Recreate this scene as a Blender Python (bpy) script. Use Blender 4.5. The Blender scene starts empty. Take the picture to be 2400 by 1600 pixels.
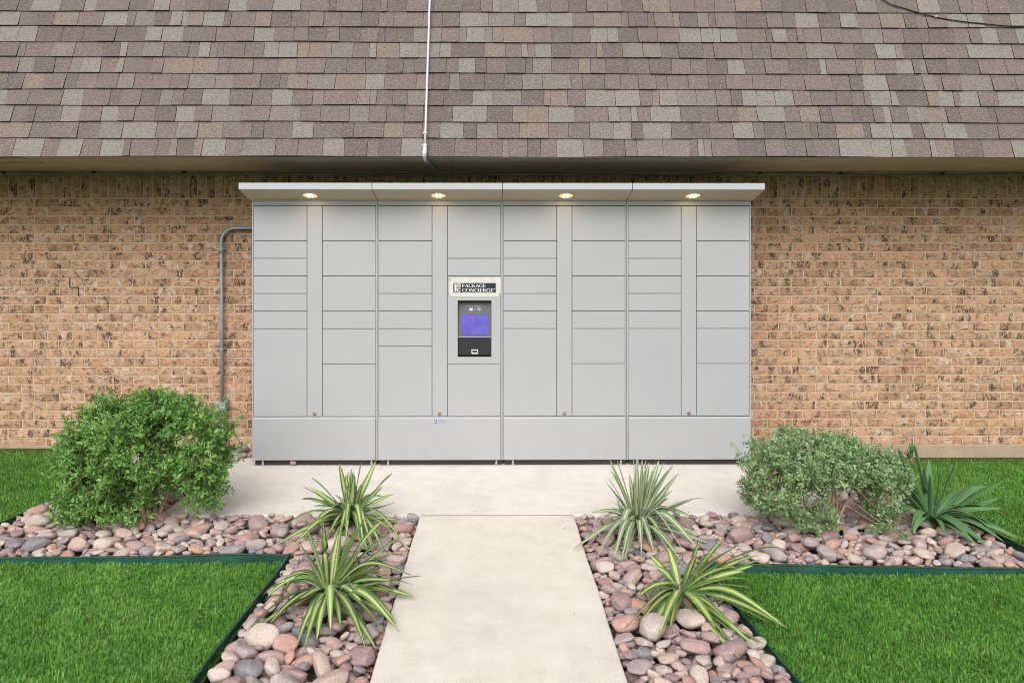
import bpy, math, random
import numpy as np
from mathutils import Vector, Matrix, noise as mnoise

R = math.radians
random.seed(11)
rng = np.random.default_rng(11)
scene = bpy.context.scene
col = scene.collection

# ------------------------------------------------------------------ camera, sky, sun, exposure
CAM_H = 1.547
cd = bpy.data.cameras.new("camera")
cam = bpy.data.objects.new("camera", cd)
col.objects.link(cam)
cam.location = (0.0, 0.0, CAM_H)
cam.rotation_euler = (R(90), 0, R(-0.42))
cd.sensor_width = 36.0
cd.lens = 25.65
cd.shift_x = 0.01146
cd.shift_y = -0.0725
cd.clip_start = 0.05
cd.clip_end = 2000
scene.camera = cam

SUN_EL, SUN_AZ = 41.0, 8.0          # elevation; azimuth measured from straight behind the camera towards its left
world = bpy.data.worlds.new("World")
scene.world = world
world.use_nodes = True
wn = world.node_tree.nodes
wl = world.node_tree.links
wn.clear()
sky = wn.new("ShaderNodeTexSky")
sky.sky_type = 'NISHITA'
sky.sun_disc = False
sky.sun_elevation = R(SUN_EL)
sky.sun_rotation = R(180 + SUN_AZ)
sky.air_density = 1.0
sky.dust_density = 4.0
sky.ozone_density = 1.0
hs = wn.new("ShaderNodeHueSaturation")
hs.inputs['Saturation'].default_value = 0.18
bgn = wn.new("ShaderNodeBackground")
bgn.inputs['Strength'].default_value = 0.13
wo = wn.new("ShaderNodeOutputWorld")
wl.new(sky.outputs[0], hs.inputs['Color'])
wl.new(hs.outputs[0], bgn.inputs['Color'])
wl.new(bgn.outputs[0], wo.inputs['Surface'])

sd = bpy.data.lights.new("sun", 'SUN')
sd.energy = 1.5
sd.angle = R(62)
sd.color = (1.0, 0.97, 0.93)
sun = bpy.data.objects.new("sun", sd)
col.objects.link(sun)
sun.location = (-2, -6, 9)
sun.rotation_euler = (R(90 - SUN_EL), 0, R(-SUN_AZ))

vs = scene.view_settings
vs.view_transform = 'Standard'
vs.look = 'None'
vs.gamma = 1.0
vs.use_curve_mapping = False
vs.exposure = 0.55
scene.cycles.pixel_filter_type = 'BLACKMAN_HARRIS'
scene.cycles.filter_width = 1.05

# ------------------------------------------------------------------ helpers
def tag(o, label=None, cat=None, group=None, kind=None):
    if label: o["label"] = label
    if cat: o["category"] = cat
    if group: o["group"] = group
    if kind: o["kind"] = kind
    return o

def empty(name, loc, label=None, cat=None, group=None, kind=None, parent=None):
    o = bpy.data.objects.new(name, None)
    col.objects.link(o)
    o.location = loc
    o.empty_display_size = 0.1
    if parent:
        o.parent = parent
    return tag(o, label, cat, group, kind)

def link_mesh(name, me, mat=None, parent=None, smooth=False):
    if mat is not None and len(me.materials) == 0:
        me.materials.append(mat)
    if smooth:
        me.polygons.foreach_set("use_smooth", np.ones(len(me.polygons), dtype=bool))
    o = bpy.data.objects.new(name, me)
    col.objects.link(o)
    if parent:
        o.parent = parent
        o.matrix_parent_inverse = Matrix.Translation(-wloc(parent))
    return o

def wloc(o):
    v = Vector(o.location)
    return v            # every parent sits unrotated at its own world location (its parent's inverse is undone)

class MB:
    """collects polygons (world coordinates) and links them as one mesh object"""
    def __init__(self):
        self.v, self.f, self.m = [], [], []
    def add(self, vs_, fs, mi=0):
        b = len(self.v)
        self.v.extend(tuple(p) for p in vs_)
        self.f.extend(tuple(i + b for i in q) for q in fs)
        self.m.extend([mi] * len(fs))
        return self
    def box(self, x0, x1, y0, y1, z0, z1, ch=0.0, mi=0):
        """axis-aligned box; ch chamfers the edges of the camera-side (-y) face"""
        if ch <= 0:
            p = [(x0,y0,z0),(x1,y0,z0),(x1,y1,z0),(x0,y1,z0),(x0,y0,z1),(x1,y0,z1),(x1,y1,z1),(x0,y1,z1)]
            q = [(0,1,5,4),(1,2,6,5),(2,3,7,6),(3,0,4,7),(4,5,6,7),(3,2,1,0)]
        else:
            c = ch
            p = [(x0+c,y0,z0+c),(x1-c,y0,z0+c),(x1-c,y0,z1-c),(x0+c,y0,z1-c),
                 (x0,y0+c,z0),(x1,y0+c,z0),(x1,y0+c,z1),(x0,y0+c,z1),
                 (x0,y1,z0),(x1,y1,z0),(x1,y1,z1),(x0,y1,z1)]
            q = [(0,1,2,3),(0,4,5,1),(1,5,6,2),(2,6,7,3),(3,7,4,0),
                 (4,8,9,5),(5,9,10,6),(6,10,11,7),(7,11,8,4),(9,8,11,10)]
        return self.add(p, q, mi)
    def boxt(self, x0, x1, y0, y1, z0, z1, c):
        """box with its top edges chamfered"""
        p = [(x0,y0,z0),(x1,y0,z0),(x1,y1,z0),(x0,y1,z0),
             (x0,y0,z1-c),(x1,y0,z1-c),(x1,y1,z1-c),(x0,y1,z1-c),
             (x0+c,y0+c,z1),(x1-c,y0+c,z1),(x1-c,y1-c,z1),(x0+c,y1-c,z1)]
        q = [(0,1,5,4),(1,2,6,5),(2,3,7,6),(3,0,4,7),(4,5,9,8),(5,6,10,9),(6,7,11,10),(7,4,8,11),(8,9,10,11),(3,2,1,0)]
        return self.add(p, q)
    def tube(self, pts, r, n=10, caps=True, mi=0):
        pts = [Vector(p) for p in pts]
        rs = r if isinstance(r, (list, tuple)) else [r] * len(pts)
        rings = []
        prev = None
        for i, p in enumerate(pts):
            t = (pts[min(i+1, len(pts)-1)] - pts[max(i-1, 0)]).normalized()
            if prev is None:
                a = Vector((0,0,1)) if abs(t.z) < 0.9 else Vector((1,0,0))
                u = t.cross(a).normalized()
            else:
                u = (prev - t * prev.dot(t)).normalized()
            prev = u
            w = t.cross(u)
            rings.append([p + (u * math.cos(2*math.pi*k/n) + w * math.sin(2*math.pi*k/n)) * rs[i] for k in range(n)])
        vsx = [q for ring in rings for q in ring]
        fs = []
        for i in range(len(pts)-1):
            for k in range(n):
                fs.append((i*n+k, i*n+(k+1) % n, (i+1)*n+(k+1) % n, (i+1)*n+k))
        if caps:
            fs.append(tuple(range(n-1, -1, -1)))
            fs.append(tuple((len(pts)-1)*n+k for k in range(n)))
        return self.add(vsx, fs, mi)
    def disc_y(self, cx, y, cz, r0, r1, n=24, y2=None):
        """annulus facing the camera (r0 = 0 gives a disc)"""
        p = []
        for k in range(n):
            a = 2*math.pi*k/n
            p.append((cx + r1*math.cos(a), y, cz + r1*math.sin(a)))
        if r0 <= 0:
            return self.add(p, [tuple(range(n))])
        for k in range(n):
            a = 2*math.pi*k/n
            p.append((cx + r0*math.cos(a), y if y2 is None else y2, cz + r0*math.sin(a)))
        return self.add(p, [(k, (k+1) % n, n+(k+1) % n, n+k) for k in range(n)])
    def build(self, name, mats, parent=None, smooth=False):
        me = bpy.data.meshes.new(name)
        me.from_pydata(self.v, [], self.f)
        for m in (mats if isinstance(mats, (list, tuple)) else [mats]):
            me.materials.append(m)
        if any(self.m):
            me.polygons.foreach_set("material_index", self.m)
        me.update()
        return link_mesh(name, me, None, parent, smooth)

def np_mesh(name, verts, faces_list, attrs=None, smooth=False):
    """verts (n,3); faces_list: list of (k,m) index arrays; attrs: {name: per-vertex float array}"""
    me = bpy.data.meshes.new(name)
    verts = np.ascontiguousarray(verts, dtype=np.float32)
    me.vertices.add(len(verts))
    me.vertices.foreach_set("co", verts.ravel())
    loops = np.concatenate([f.ravel() for f in faces_list]).astype(np.int32)
    sizes = np.concatenate([np.full(len(f), f.shape[1]) for f in faces_list])
    starts = np.concatenate([[0], np.cumsum(sizes)[:-1]]).astype(np.int32)
    me.loops.add(len(loops))
    me.loops.foreach_set("vertex_index", loops)
    me.polygons.add(len(sizes))
    me.polygons.foreach_set("loop_start", starts)
    if smooth:
        me.polygons.foreach_set("use_smooth", np.ones(len(sizes), dtype=bool))
    me.update(calc_edges=True)
    for k, a in (attrs or {}).items():
        at = me.attributes.new(k, 'FLOAT', 'POINT')
        at.data.foreach_set("value", np.ascontiguousarray(a, dtype=np.float32))
    return me

# ------------------------------------------------------------------ materials
class Mat:
    def __init__(self, name, rough=0.8, spec=0.3, metal=0.0):
        self.m = bpy.data.materials.new(name)
        self.m.use_nodes = True
        self.nt = self.m.node_tree
        self.b = self.nt.nodes["Principled BSDF"]
        self.out = self.nt.nodes["Material Output"]
        self.b.inputs['Roughness'].default_value = rough
        self.b.inputs['Specular IOR Level'].default_value = spec
        self.b.inputs['Metallic'].default_value = metal
    def n(self, t, **kw):
        nd = self.nt.nodes.new("ShaderNode" + t)
        for k, v in kw.items():
            setattr(nd, k, v)
        return nd
    def set(self, inp, v):
        if hasattr(v, 'default_value') and hasattr(v, 'links'):
            self.nt.links.new(v, inp)
        else:
            inp.default_value = v
    def base(self, c):
        self.set(self.b.inputs['Base Color'], c if not isinstance(c, tuple) else (*c, 1))
        return self
    def pos(self, scale=(1,1,1), loc=(0,0,0), obj=False):
        src = self.n("TexCoord").outputs['Object'] if obj else self.n("NewGeometry").outputs['Position']
        mp = self.n("Mapping")
        mp.inputs['Scale'].default_value = scale
        mp.inputs['Location'].default_value = loc
        self.nt.links.new(src, mp.inputs['Vector'])
        return mp.outputs[0]
    def noise(self, vec, scale=5.0, detail=3.0, rough=0.55, dist=0.0):
        nd = self.n("TexNoise")
        if vec is not None:
            self.nt.links.new(vec, nd.inputs['Vector'])
        nd.inputs['Scale'].default_value = scale
        nd.inputs['Detail'].default_value = detail
        nd.inputs['Roughness'].default_value = rough
        nd.inputs['Distortion'].default_value = dist
        return nd.outputs['Fac']
    def ramp(self, fac, stops, interp='LINEAR'):
        nd = self.n("ValToRGB")
        cr = nd.color_ramp
        cr.interpolation = interp
        while len(cr.elements) < len(stops):
            cr.elements.new(0.5)
        for e, (p, c) in zip(cr.elements, stops):
            e.position = p
            e.color = (*c, 1) if isinstance(c, tuple) else (c, c, c, 1)
        self.set(nd.inputs['Fac'], fac)
        return nd.outputs['Color']
    def mix(self, fac, a, b, mode='MIX'):
        nd = self.n("Mix", data_type='RGBA', blend_type=mode)
        self.set(nd.inputs[0], fac)
        self.set(nd.inputs[6], a if not isinstance(a, tuple) else (*a, 1))
        self.set(nd.inputs[7], b if not isinstance(b, tuple) else (*b, 1))
        return nd.outputs[2]
    def math(self, op, a, b=0.0, c=0.0, clamp=False):
        nd = self.n("Math", operation=op, use_clamp=clamp)
        self.set(nd.inputs[0], a)
        self.set(nd.inputs[1], b)
        self.set(nd.inputs[2], c)
        return nd.outputs[0]
    def rand(self, attr=None):
        if attr:
            nd = self.n("Attribute", attribute_name=attr)
            return nd.outputs['Fac']
        return self.n("ObjectInfo").outputs['Random']
    def attr(self, name):
        return self.n("Attribute", attribute_name=name).outputs['Fac']
    def bump(self, h, strength=0.3, dist=0.01):
        nd = self.n("Bump")
        nd.inputs['Strength'].default_value = strength
        nd.inputs['Distance'].default_value = dist
        self.set(nd.inputs['Height'], h)
        self.nt.links.new(nd.outputs[0], self.b.inputs['Normal'])
        return self
    def translucent(self, colour, fac=0.3):
        tr = self.n("BsdfTranslucent")
        self.set(tr.inputs['Color'], colour)
        mx = self.n("MixShader")
        mx.inputs[0].default_value = fac
        self.nt.links.new(self.b.outputs[0], mx.inputs[1])
        self.nt.links.new(tr.outputs[0], mx.inputs[2])
        self.nt.links.new(mx.outputs[0], self.out.inputs['Surface'])
        return self

def plain(name, c, rough=0.6, spec=0.3, metal=0.0, var=0.08, scale=6.0):
    m = Mat(name, rough, spec, metal)
    n = m.noise(m.pos(), scale, 4)
    d = tuple(x * (1 - var) for x in c)
    l = tuple(min(1, x * (1 + var)) for x in c)
    m.base(m.ramp(n, [(0.3, d), (0.7, l)]))
    return m.m

def brick_mat(name, attr=None):
    m = Mat(name, 0.88, 0.2)
    rnd = m.rand(attr)
    cmb = m.n("CombineXYZ")
    for k_, f_ in enumerate((37.0, 11.0, 53.0)):
        m.set(cmb.inputs[k_], m.math('MULTIPLY', rnd, f_))
    geo = m.n("NewGeometry").outputs['Position']
    va = m.n("VectorMath", operation='ADD')
    m.nt.links.new(geo, va.inputs[0]); m.nt.links.new(cmb.outputs[0], va.inputs[1])
    def bp(scale=(1,1,1), loc=(0,0,0)):
        mp = m.n("Mapping")
        mp.inputs['Scale'].default_value = scale
        mp.inputs['Location'].default_value = loc
        m.nt.links.new(va.outputs[0], mp.inputs['Vector'])
        return mp.outputs[0]
    base = m.ramp(rnd, [(0.0, (.34,.203,.125)), (0.25, (.435,.264,.162)), (0.5, (.475,.292,.182)), (0.75, (.445,.294,.2)), (1.0, (.378,.235,.152))])
    mott = m.noise(bp((1,1,1)), 55, 4, 0.65)
    base = m.mix(m.ramp(mott, [(0.38, 0.0), (0.72, 0.45)]), base, (.33,.19,.115))
    # pale flashed bands, running up the brick face
    pale = m.noise(bp((17, 17, 6), (3, 0, 1)), 1.0, 2, 0.5)
    pal2 = m.noise(bp((1,1,1), (5,2,0)), 60, 3, 0.6)
    pm = m.math('MULTIPLY', m.ramp(pale, [(0.56, 0.0), (0.66, 1.0)]), m.ramp(pal2, [(0.35, 0.15), (0.6, 0.75)]))
    base = m.mix(pm, base, (.53,.44,.365))
    # black manganese smears
    b1 = m.noise(bp((13, 13, 8), (0, 0, 7)), 1.0, 1, 0.5)
    b2 = m.noise(bp((75, 75, 34), (9, 0, 2)), 1.0, 3, 0.6, 0.6)
    bm = m.math('MULTIPLY', m.ramp(b1, [(0.55, 0.0), (0.65, 1.0)]), m.ramp(b2, [(0.44, 0.0), (0.54, 1.0)]))
    base = m.mix(m.math('MULTIPLY', bm, 0.9), base, (.035,.028,.027))
    # wire-cut squiggles
    sq = m.noise(bp((11, 11, 46), (2, 4, 3)), 1.0, 1.5, 0.5, 1.4)
    line = m.ramp(m.math('ABSOLUTE', m.math('SUBTRACT', sq, 0.5)), [(0.0, 1.0), (0.024, 1.0), (0.045, 0.0)])
    gate = m.ramp(m.noise(bp((1,1,1), (1,1,5)), 22, 2), [(0.40, 0.0), (0.58, 0.8)])
    lf = m.math('MULTIPLY', line, gate)
    base = m.mix(lf, base, (.125,.074,.046))
    m.base(base)
    h = m.math('SUBTRACT', m.math('MULTIPLY', mott, 0.5), m.math('MULTIPLY', lf, 0.9))
    m.bump(h, 0.7, 0.006)
    return m.m

def shingle_mat(name, attr=None):
    m = Mat(name, 0.92, 0.12)
    rnd = m.rand(attr)
    base = m.ramp(rnd, [(0.0, (.122,.098,.092)), (0.18, (.152,.120,.112)), (0.32, (.190,.150,.127)), (0.43, (.136,.112,.106)),
                        (0.56, (.205,.188,.170)), (0.66, (.160,.126,.117)), (0.78, (.175,.154,.141)), (0.88, (.146,.116,.108)), (0.95, (.214,.197,.179))], 'CONSTANT')
    g = m.noise(m.pos(), 105, 2, 0.75)
    base = m.mix(m.ramp(g, [(0.34, 0.6), (0.5, 0.0)]), base, (.062,.048,.045))
    base = m.mix(m.ramp(g, [(0.54, 0.0), (0.72, 0.5)]), base, (.37,.31,.275))
    w = m.noise(m.pos((1.2, 1, 3)), 2.2, 4, 0.6)
    base = m.mix(m.ramp(w, [(0.35, 0.18), (0.6, 0.0)]), base, (.14,.11,.105))
    m.base(base)
    m.bump(g, 0.4, 0.004)
    return m.m

STONES = [(0.0, (0.312,0.216,0.205)), (0.10, (0.432,0.320,0.279)), (0.20, (0.250,0.227,0.236)), (0.28, (0.461,0.365,0.306)), (0.37, (0.355,0.236,0.225)),
          (0.45, (0.178,0.176,0.196)), (0.52, (0.499,0.414,0.360)), (0.61, (0.413,0.248,0.203)), (0.67, (0.331,0.270,0.266)), (0.75, (0.283,0.189,0.191)),
          (0.82, (0.394,0.342,0.310)), (0.89, (0.365,0.211,0.180)), (0.94, (0.250,0.184,0.203)), (0.97, (0.461,0.252,0.176))]
def stone_mat(name, attr=None):
    m = Mat(name, 0.72, 0.28)
    rnd = m.rand(attr)
    base = m.ramp(rnd, STONES, 'CONSTANT')
    n1 = m.noise(m.pos(), 22, 4, 0.6, 0.5)
    base = m.mix(m.ramp(n1, [(0.35, 0.45), (0.6, 0.0)]), base, m.mix(0.5, base, (.22,.16,.15)))
    base = m.mix(m.ramp(n1, [(0.55, 0.0), (0.75, 0.4)]), base, (.55,.47,.41))
    n2 = m.noise(m.pos(), 130, 3, 0.7)
    base = m.mix(m.ramp(n2, [(0.36, 0.4), (0.5, 0.0)]), base, (.16,.12,.11))
    vein = m.noise(m.pos((1,1,3), (3,1,2)), 8, 2, 0.5, 1.5)
    vl = m.ramp(m.math('ABSOLUTE', m.math('SUBTRACT', vein, 0.5)), [(0.0, 0.4), (0.012, 0.0)])
    base = m.mix(vl, base, (.6,.53,.47))
    m.base(base)
    m.bump(m.math('ADD', n2, m.math('MULTIPLY', n1, 1.5)), 0.35, 0.004)
    return m.m

def concrete_mat(name, c, stain=(.30,.24,.185)):
    m = Mat(name, 0.9, 0.2)
    big = m.noise(m.pos((1,1,1)), 1.7, 5, 0.6, 0.6)
    mid = m.noise(m.pos((1,1,1), (4,2,1)), 7.0, 5, 0.65)
    fine = m.noise(m.pos(), 150, 3, 0.75)
    lo = tuple(x * 0.92 for x in c)
    hi = tuple(min(1, x * 1.05) for x in c)
    base = m.ramp(big, [(0.3, lo), (0.5, c), (0.72, hi)])
    base = m.mix(m.ramp(mid, [(0.34, 0.34), (0.52, 0.0)]), base, tuple(x*k_ for x, k_ in zip(c, (.74, .71, .68))))
    base = m.mix(m.ramp(mid, [(0.56, 0.0), (0.72, 0.5)]), base, tuple(min(1, x*k_) for x, k_ in zip(c, (1.16, 1.18, 1.22))))
    base = m.mix(m.ramp(fine, [(0.32, 0.65), (0.47, 0.0)]), base, tuple(x*0.62 for x in c))
    base = m.mix(m.ramp(fine, [(0.55, 0.0), (0.70, 0.6)]), base, tuple(min(1, x*1.25) for x in c))
    broom = m.noise(m.pos((5, 110, 1)), 1.0, 2, 0.5)
    base = m.mix(m.ramp(broom, [(0.35, 0.14), (0.5, 0.0)]), base, tuple(x*0.75 for x in c))
    st = m.noise(m.pos((1, 2.2, 1), (7, 3, 0)), 2.6, 4, 0.6)
    base = m.mix(m.ramp(st, [(0.62, 0.0), (0.80, 0.25)]), base, stain)
    # dark specks and bits of debris
    vo = m.n("TexVoronoi")
    vo.inputs['Scale'].default_value = 6.0
    m.nt.links.new(m.pos(), vo.inputs['Vector'])
    base = m.mix(m.ramp(vo.outputs['Distance'], [(0.0, 0.8), (0.035, 0.75), (0.045, 0.0)]), base, (.2,.14,.10))
    m.base(base)
    m.bump(m.math('ADD', fine, m.math('MULTIPLY', mid, 2.0)), 0.25, 0.003)
    return m.m

M = {}
M['brick'] = brick_mat("brick_face")
M['brick_a'] = brick_mat("brick_face_joined", "tint")
mm = Mat("mortar", 0.95, 0.1)
mm.base(mm.ramp(mm.noise(mm.pos(), 40, 4, 0.7), [(0.3, (.40,.305,.195)), (0.7, (.53,.425,.285))]))
mm.bump(mm.noise(mm.pos(), 150, 3), 0.4, 0.003)
M['mortar'] = mm.m
M['shingle'] = shingle_mat("shingle_granules")
M['shingle_a'] = shingle_mat("shingle_granules_joined", "tint")
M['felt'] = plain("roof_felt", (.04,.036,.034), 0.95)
M['stone'] = stone_mat("river_stone")
M['stone_a'] = stone_mat("river_stone_joined", "tint")
M['concrete'] = concrete_mat("pad_concrete", (.63,.585,.535))
M['path'] = concrete_mat("path_concrete", (.625,.575,.51))
M['found'] = concrete_mat("foundation_concrete", (.33,.26,.185), (.14,.16,.08))
M['soffit'] = plain("soffit_paint", (.50,.415,.335), 0.75, var=0.07, scale=2.5)
M['trim'] = plain("trim_board", (.36,.30,.24), 0.85, var=0.25, scale=9)
M['seam'] = plain("dark_gap", (.02,.019,.018), 0.9)
lk = Mat("locker_paint", 0.42, 0.4)
ln = lk.noise(lk.pos((1,1,0.6)), 1.1, 3, 0.5)
lk.base(lk.ramp(ln, [(0.3, (.300,.309,.321)), (0.7, (.321,.329,.340))]))
lk.bump(lk.math('ADD', lk.noise(lk.pos(), 420, 2), lk.math('MULTIPLY', lk.noise(lk.pos((1,1,.7)), 3.2, 2), 14.0)), 0.10, 0.0012)
lsep = lk.n("SeparateXYZ")
lk.nt.links.new(lk.n("NewGeometry").outputs['Position'], lsep.inputs[0])
low = lk.ramp(lsep.outputs[2], [(0.04, 1.0), (0.24, 0.0)])
dirt = lk.math('MULTIPLY', low, lk.ramp(lk.noise(lk.pos((1,1,.5)), 9, 5, .7), [(0.45, 0.0), (0.72, 0.28)]))
streak = lk.ramp(lk.noise(lk.pos((26, 1, .8)), 1.0, 3, .6), [(0.58, 0.0), (0.80, 0.09)])
lb_ = lk.b.inputs['Base Color'].links[0].from_socket
lk.base(lk.mix(streak, lk.mix(dirt, lb_, (.24,.205,.165)), (.27,.265,.255)))
M['locker'] = lk.m
M['canopy'] = plain("canopy_paint", (.36,.375,.40), 0.4, 0.4, var=0.03)
M['canopy_under'] = plain("canopy_underside_lamp_tint", (.55,.465,.33), 0.5, 0.3, var=0.03)  # warm lamp spill and ground bounce are put into this colour
M['locker_in'] = plain("locker_frame_shadow_gap", (.05,.048,.046), 0.7)
M['steel'] = plain("galvanised_steel", (.44,.46,.49), 0.42, 0.5, 0.55, var=0.15, scale=30)
M['conduit'] = plain("grey_conduit", (.30,.325,.37), 0.45, 0.4, 0.35, var=0.12, scale=25)
M['white_pipe'] = plain("white_conduit", (.50,.52,.55), 0.4, 0.4, var=0.06, scale=20)
M['black'] = plain("black_plastic", (.018,.018,.022), 0.3, 0.45)
M['charcoal'] = plain("charcoal_panel", (.042,.040,.042), 0.35, 0.45)
M['rubber'] = plain("cable_rubber", (.02,.02,.023), 0.5)
M['wire'] = plain("brown_wire", (.16,.10,.06), 0.6)
M['navy'] = plain("sign_navy", (.010,.012,.028), 0.25, 0.5)
M['white'] = plain("white_print", (.60,.60,.62), 0.5)
M['tape'] = plain("cream_tape", (.47,.47,.43), 0.55, var=0.08, scale=30)
M['sticker'] = plain("sticker_blue", (.26,.28,.37), 0.5)
M['ink'] = plain("ink", (.06,.06,.09), 0.5)
M['brass'] = plain("lock_metal", (.30,.25,.20), 0.35, 0.5, 0.7)
M['edging'] = plain("green_edging", (.014,.064,.042), 0.42, 0.4, var=0.35, scale=7)
M['soil'] = plain("bed_soil", (.10,.072,.055), 0.95, var=0.3, scale=30)
M['bark'] = plain("bark", (.30,.205,.125), 0.9, var=0.35, scale=45)
M['bark_d'] = plain("bark_dark", (.20,.145,.10), 0.9, var=0.35, scale=45)
M['ring'] = plain("downlight_trim", (.58,.56,.52), 0.3, 0.5)

def emit(name, c, s, extra=None):
    m = Mat(name)
    m.base((0.02, 0.02, 0.02))
    m.b.inputs['Emission Color'].default_value = (*c, 1)
    m.b.inputs['Emission Strength'].default_value = s
    return m.m
M['lens'] = emit("downlight_lens", (1.0, .56, .16), 0.95)
M['lamp'] = emit("downlight_lamp", (1.0, .90, .70), 3.0)
sm = Mat("terminal_screen", 0.35, 0.15)
sm.base((0.01, 0.01, 0.02))
sm.set(sm.b.inputs['Emission Color'], sm.ramp(sm.noise(sm.pos((2,1,3)), 4, 2), [(0.35, (.085,.075,.50)), (0.65, (.14,.105,.62))]))
sm.b.inputs['Emission Strength'].default_value = 0.72
M['screen'] = sm.m

lm = Mat("lawn_soil", 0.95, 0.1)
lm.base(lm.ramp(lm.noise(lm.pos(), 18, 5, 0.7), [(0.3, (.030,.050,.014)), (0.6, (.055,.085,.022)), (0.8, (.10,.085,.045))]))
M['lawn'] = lm.m
gm = Mat("ground_grass", 0.95, 0.1)
gm.base(gm.ramp(gm.noise(gm.pos(), 9, 6, 0.7), [(0.3, (.035,.085,.015)), (0.7, (.07,.15,.03))]))
M['ground'] = gm.m

gr = Mat("grass_blade", 0.55, 0.25)
gt = gr.attr("tint")
patch = gr.noise(gr.pos((1,1,0)), 2.6, 4, 0.6)
gc = gr.ramp(gt, [(0.0, (.066,.172,.024)), (0.4, (.120,.295,.042)), (0.75, (.195,.405,.078)), (0.93, (.30,.47,.14)), (0.97, (.30,.31,.12)), (1.0, (.36,.30,.14))])
gc = gr.mix(gr.ramp(patch, [(0.35, 0.45), (0.6, 0.0)]), gc, (.070,.215,.028))
gc = gr.mix(gr.ramp(patch, [(0.58, 0.0), (0.75, 0.35)]), gc, (.17,.28,.07))
gr.base(gc)
gr.translucent(gc, 0.22)
M['grass'] = gr.m

def leaf_mat(name, stops, fac=0.28, rough=0.5):
    m = Mat(name, rough, 0.35)
    c = m.ramp(m.attr("tint"), stops)
    m.base(c)
    m.translucent(c, fac)
    return m.m
M['leaf_l'] = leaf_mat("bright_shrub_leaf", [(0.0, (.070,.165,.036)), (0.45, (.150,.305,.068)), (0.8, (.255,.44,.115)), (1.0, (.38,.52,.21))])
M['leaf_r'] = leaf_mat("sage_shrub_leaf", [(0.0, (.125,.215,.085)), (0.5, (.235,.36,.155)), (0.85, (.375,.50,.27)), (1.0, (.45,.53,.36))])
M['flower'] = plain("pink_flower", (.55,.25,.42), 0.6)

def yucca_mat(name, green, cream, cw, edge=None):
    """leaf striped along its length: attribute 'u' runs across the blade (-1..1), 'tint' varies by leaf, 'tip' along it"""
    m = Mat(name, 0.42, 0.35)
    u = m.attr("u")
    wob = m.noise(m.pos(), 40, 2)
    au = m.math('ABSOLUTE', m.math('ADD', u, m.math('MULTIPLY', m.math('SUBTRACT', wob, 0.5), 0.35)))
    g = m.mix(m.attr("tint"), green, tuple(x * 1.5 for x in green))
    c = m.mix(m.ramp(au, [(cw - 0.10, 1.0), (cw + 0.10, 0.0)]), g, cream)
    if edge:
        c = m.mix(m.ramp(m.math('ABSOLUTE', u), [(0.84, 0.0), (0.96, 0.9)]), c, edge)
    c = m.mix(m.ramp(m.attr("tip"), [(0.93, 0.0), (1.0, 0.8)]), c, (.32,.24,.11))
    m.base(c)
    m.translucent(c, 0.15)
    return m.m
M['yucca'] = yucca_mat("variegated_yucca_leaf", (.092,.180,.055), (.46,.49,.19), 0.38)
M['yucca_y'] = yucca_mat("yellow_yucca_leaf", (.098,.188,.050), (.47,.50,.17), 0.38)
M['yucca_p'] = yucca_mat("pale_yucca_leaf", (.135,.205,.105), (.48,.52,.32), 0.32, (.48,.50,.34))
M['yucca_g'] = yucca_mat("green_yucca_leaf", (.080,.165,.062), (.105,.20,.085), 0.12)
M['thatch'] = plain("yucca_thatch", (.16,.115,.065), 0.9, var=0.4, scale=60)

# ------------------------------------------------------------------ ground and lawns
WALL_Y = 6.31
PATH_X0, PATH_X1 = -0.468, 0.494
PAD_Y = 4.565
PAD_X0, PAD_X1 = -2.10, 2.20
EL = [(-3.01, 6.28), (-2.96, 5.0), (-3.0, 4.45), (-3.02, 3.90), (-2.64, 3.915), (-2.2, 3.925), (-1.6, 3.935), (-1.16, 3.955), (-1.115, 3.92), (-1.12, 3.4), (-1.13, 2.78), (-1.14, 1.6), (-1.15, 0.2)]
ER = [(2.90, 6.28), (2.88, 5.0), (2.94, 4.04), (2.96, 3.73), (2.72, 3.735), (2.2, 3.755), (1.6, 3.785), (1.11, 3.81), (1.075, 3.77), (1.095, 3.4), (1.124, 3.05), (1.145, 2.7), (1.17, 1.6), (1.19, 0.2)]

b = MB()
b.add([(-300,-300,-0.16),(300,-300,-0.16),(300,300,-0.16),(-300,300,-0.16)], [(0,1,2,3)])
tag(b.build("ground", M['ground']), kind="structure")

def lawn_z(x, y):
    t = np.clip((np.asarray(y) - 4.6) / 1.6, 0, 1)
    t = t * t * (3 - 2 * t)
    side = np.where(np.asarray(x) < 0, 0.032, -0.062)
    return -0.038 + side * t + 0.006 * np.sin(np.asarray(x) * 3.1 + 1) * np.cos(np.asarray(y) * 2.7)

def lawn(sign):
    vs_, fs = [], []
    edge_x = 1.115
    rects = [(-7.5, -edge_x, -1.5, 3.90, 46, 36), (-7.5, -2.99, 3.90, 6.295, 32, 18)] if sign < 0 else \
            [(edge_x - 0.02, 7.5, -1.5, 3.74, 46, 36), (2.93, 7.5, 3.74, 6.295, 32, 18)]
    allv, allf, off = [], [], 0
    for x0, x1, y0, y1, nx, ny in rects:
        gx, gy = np.meshgrid(np.linspace(x0, x1, nx), np.linspace(y0, y1, ny), indexing='ij')
        gz = lawn_z(gx, gy)
        allv.append(np.stack([gx, gy, gz], -1).reshape(-1, 3))
        i, j = np.meshgrid(np.arange(nx-1), np.arange(ny-1), indexing='ij')
        k = (i * ny + j).ravel() + off
        allf.append(np.stack([k, k + ny, k + ny + 1, k + 1], -1))
        off += nx * ny
    me = np_mesh("lawn", np.concatenate(allv), [np.concatenate(allf)], smooth=True)
    return tag(link_mesh("lawn", me, M['lawn']), kind="structure")
lawn(-1)
lawn(1)

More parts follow.
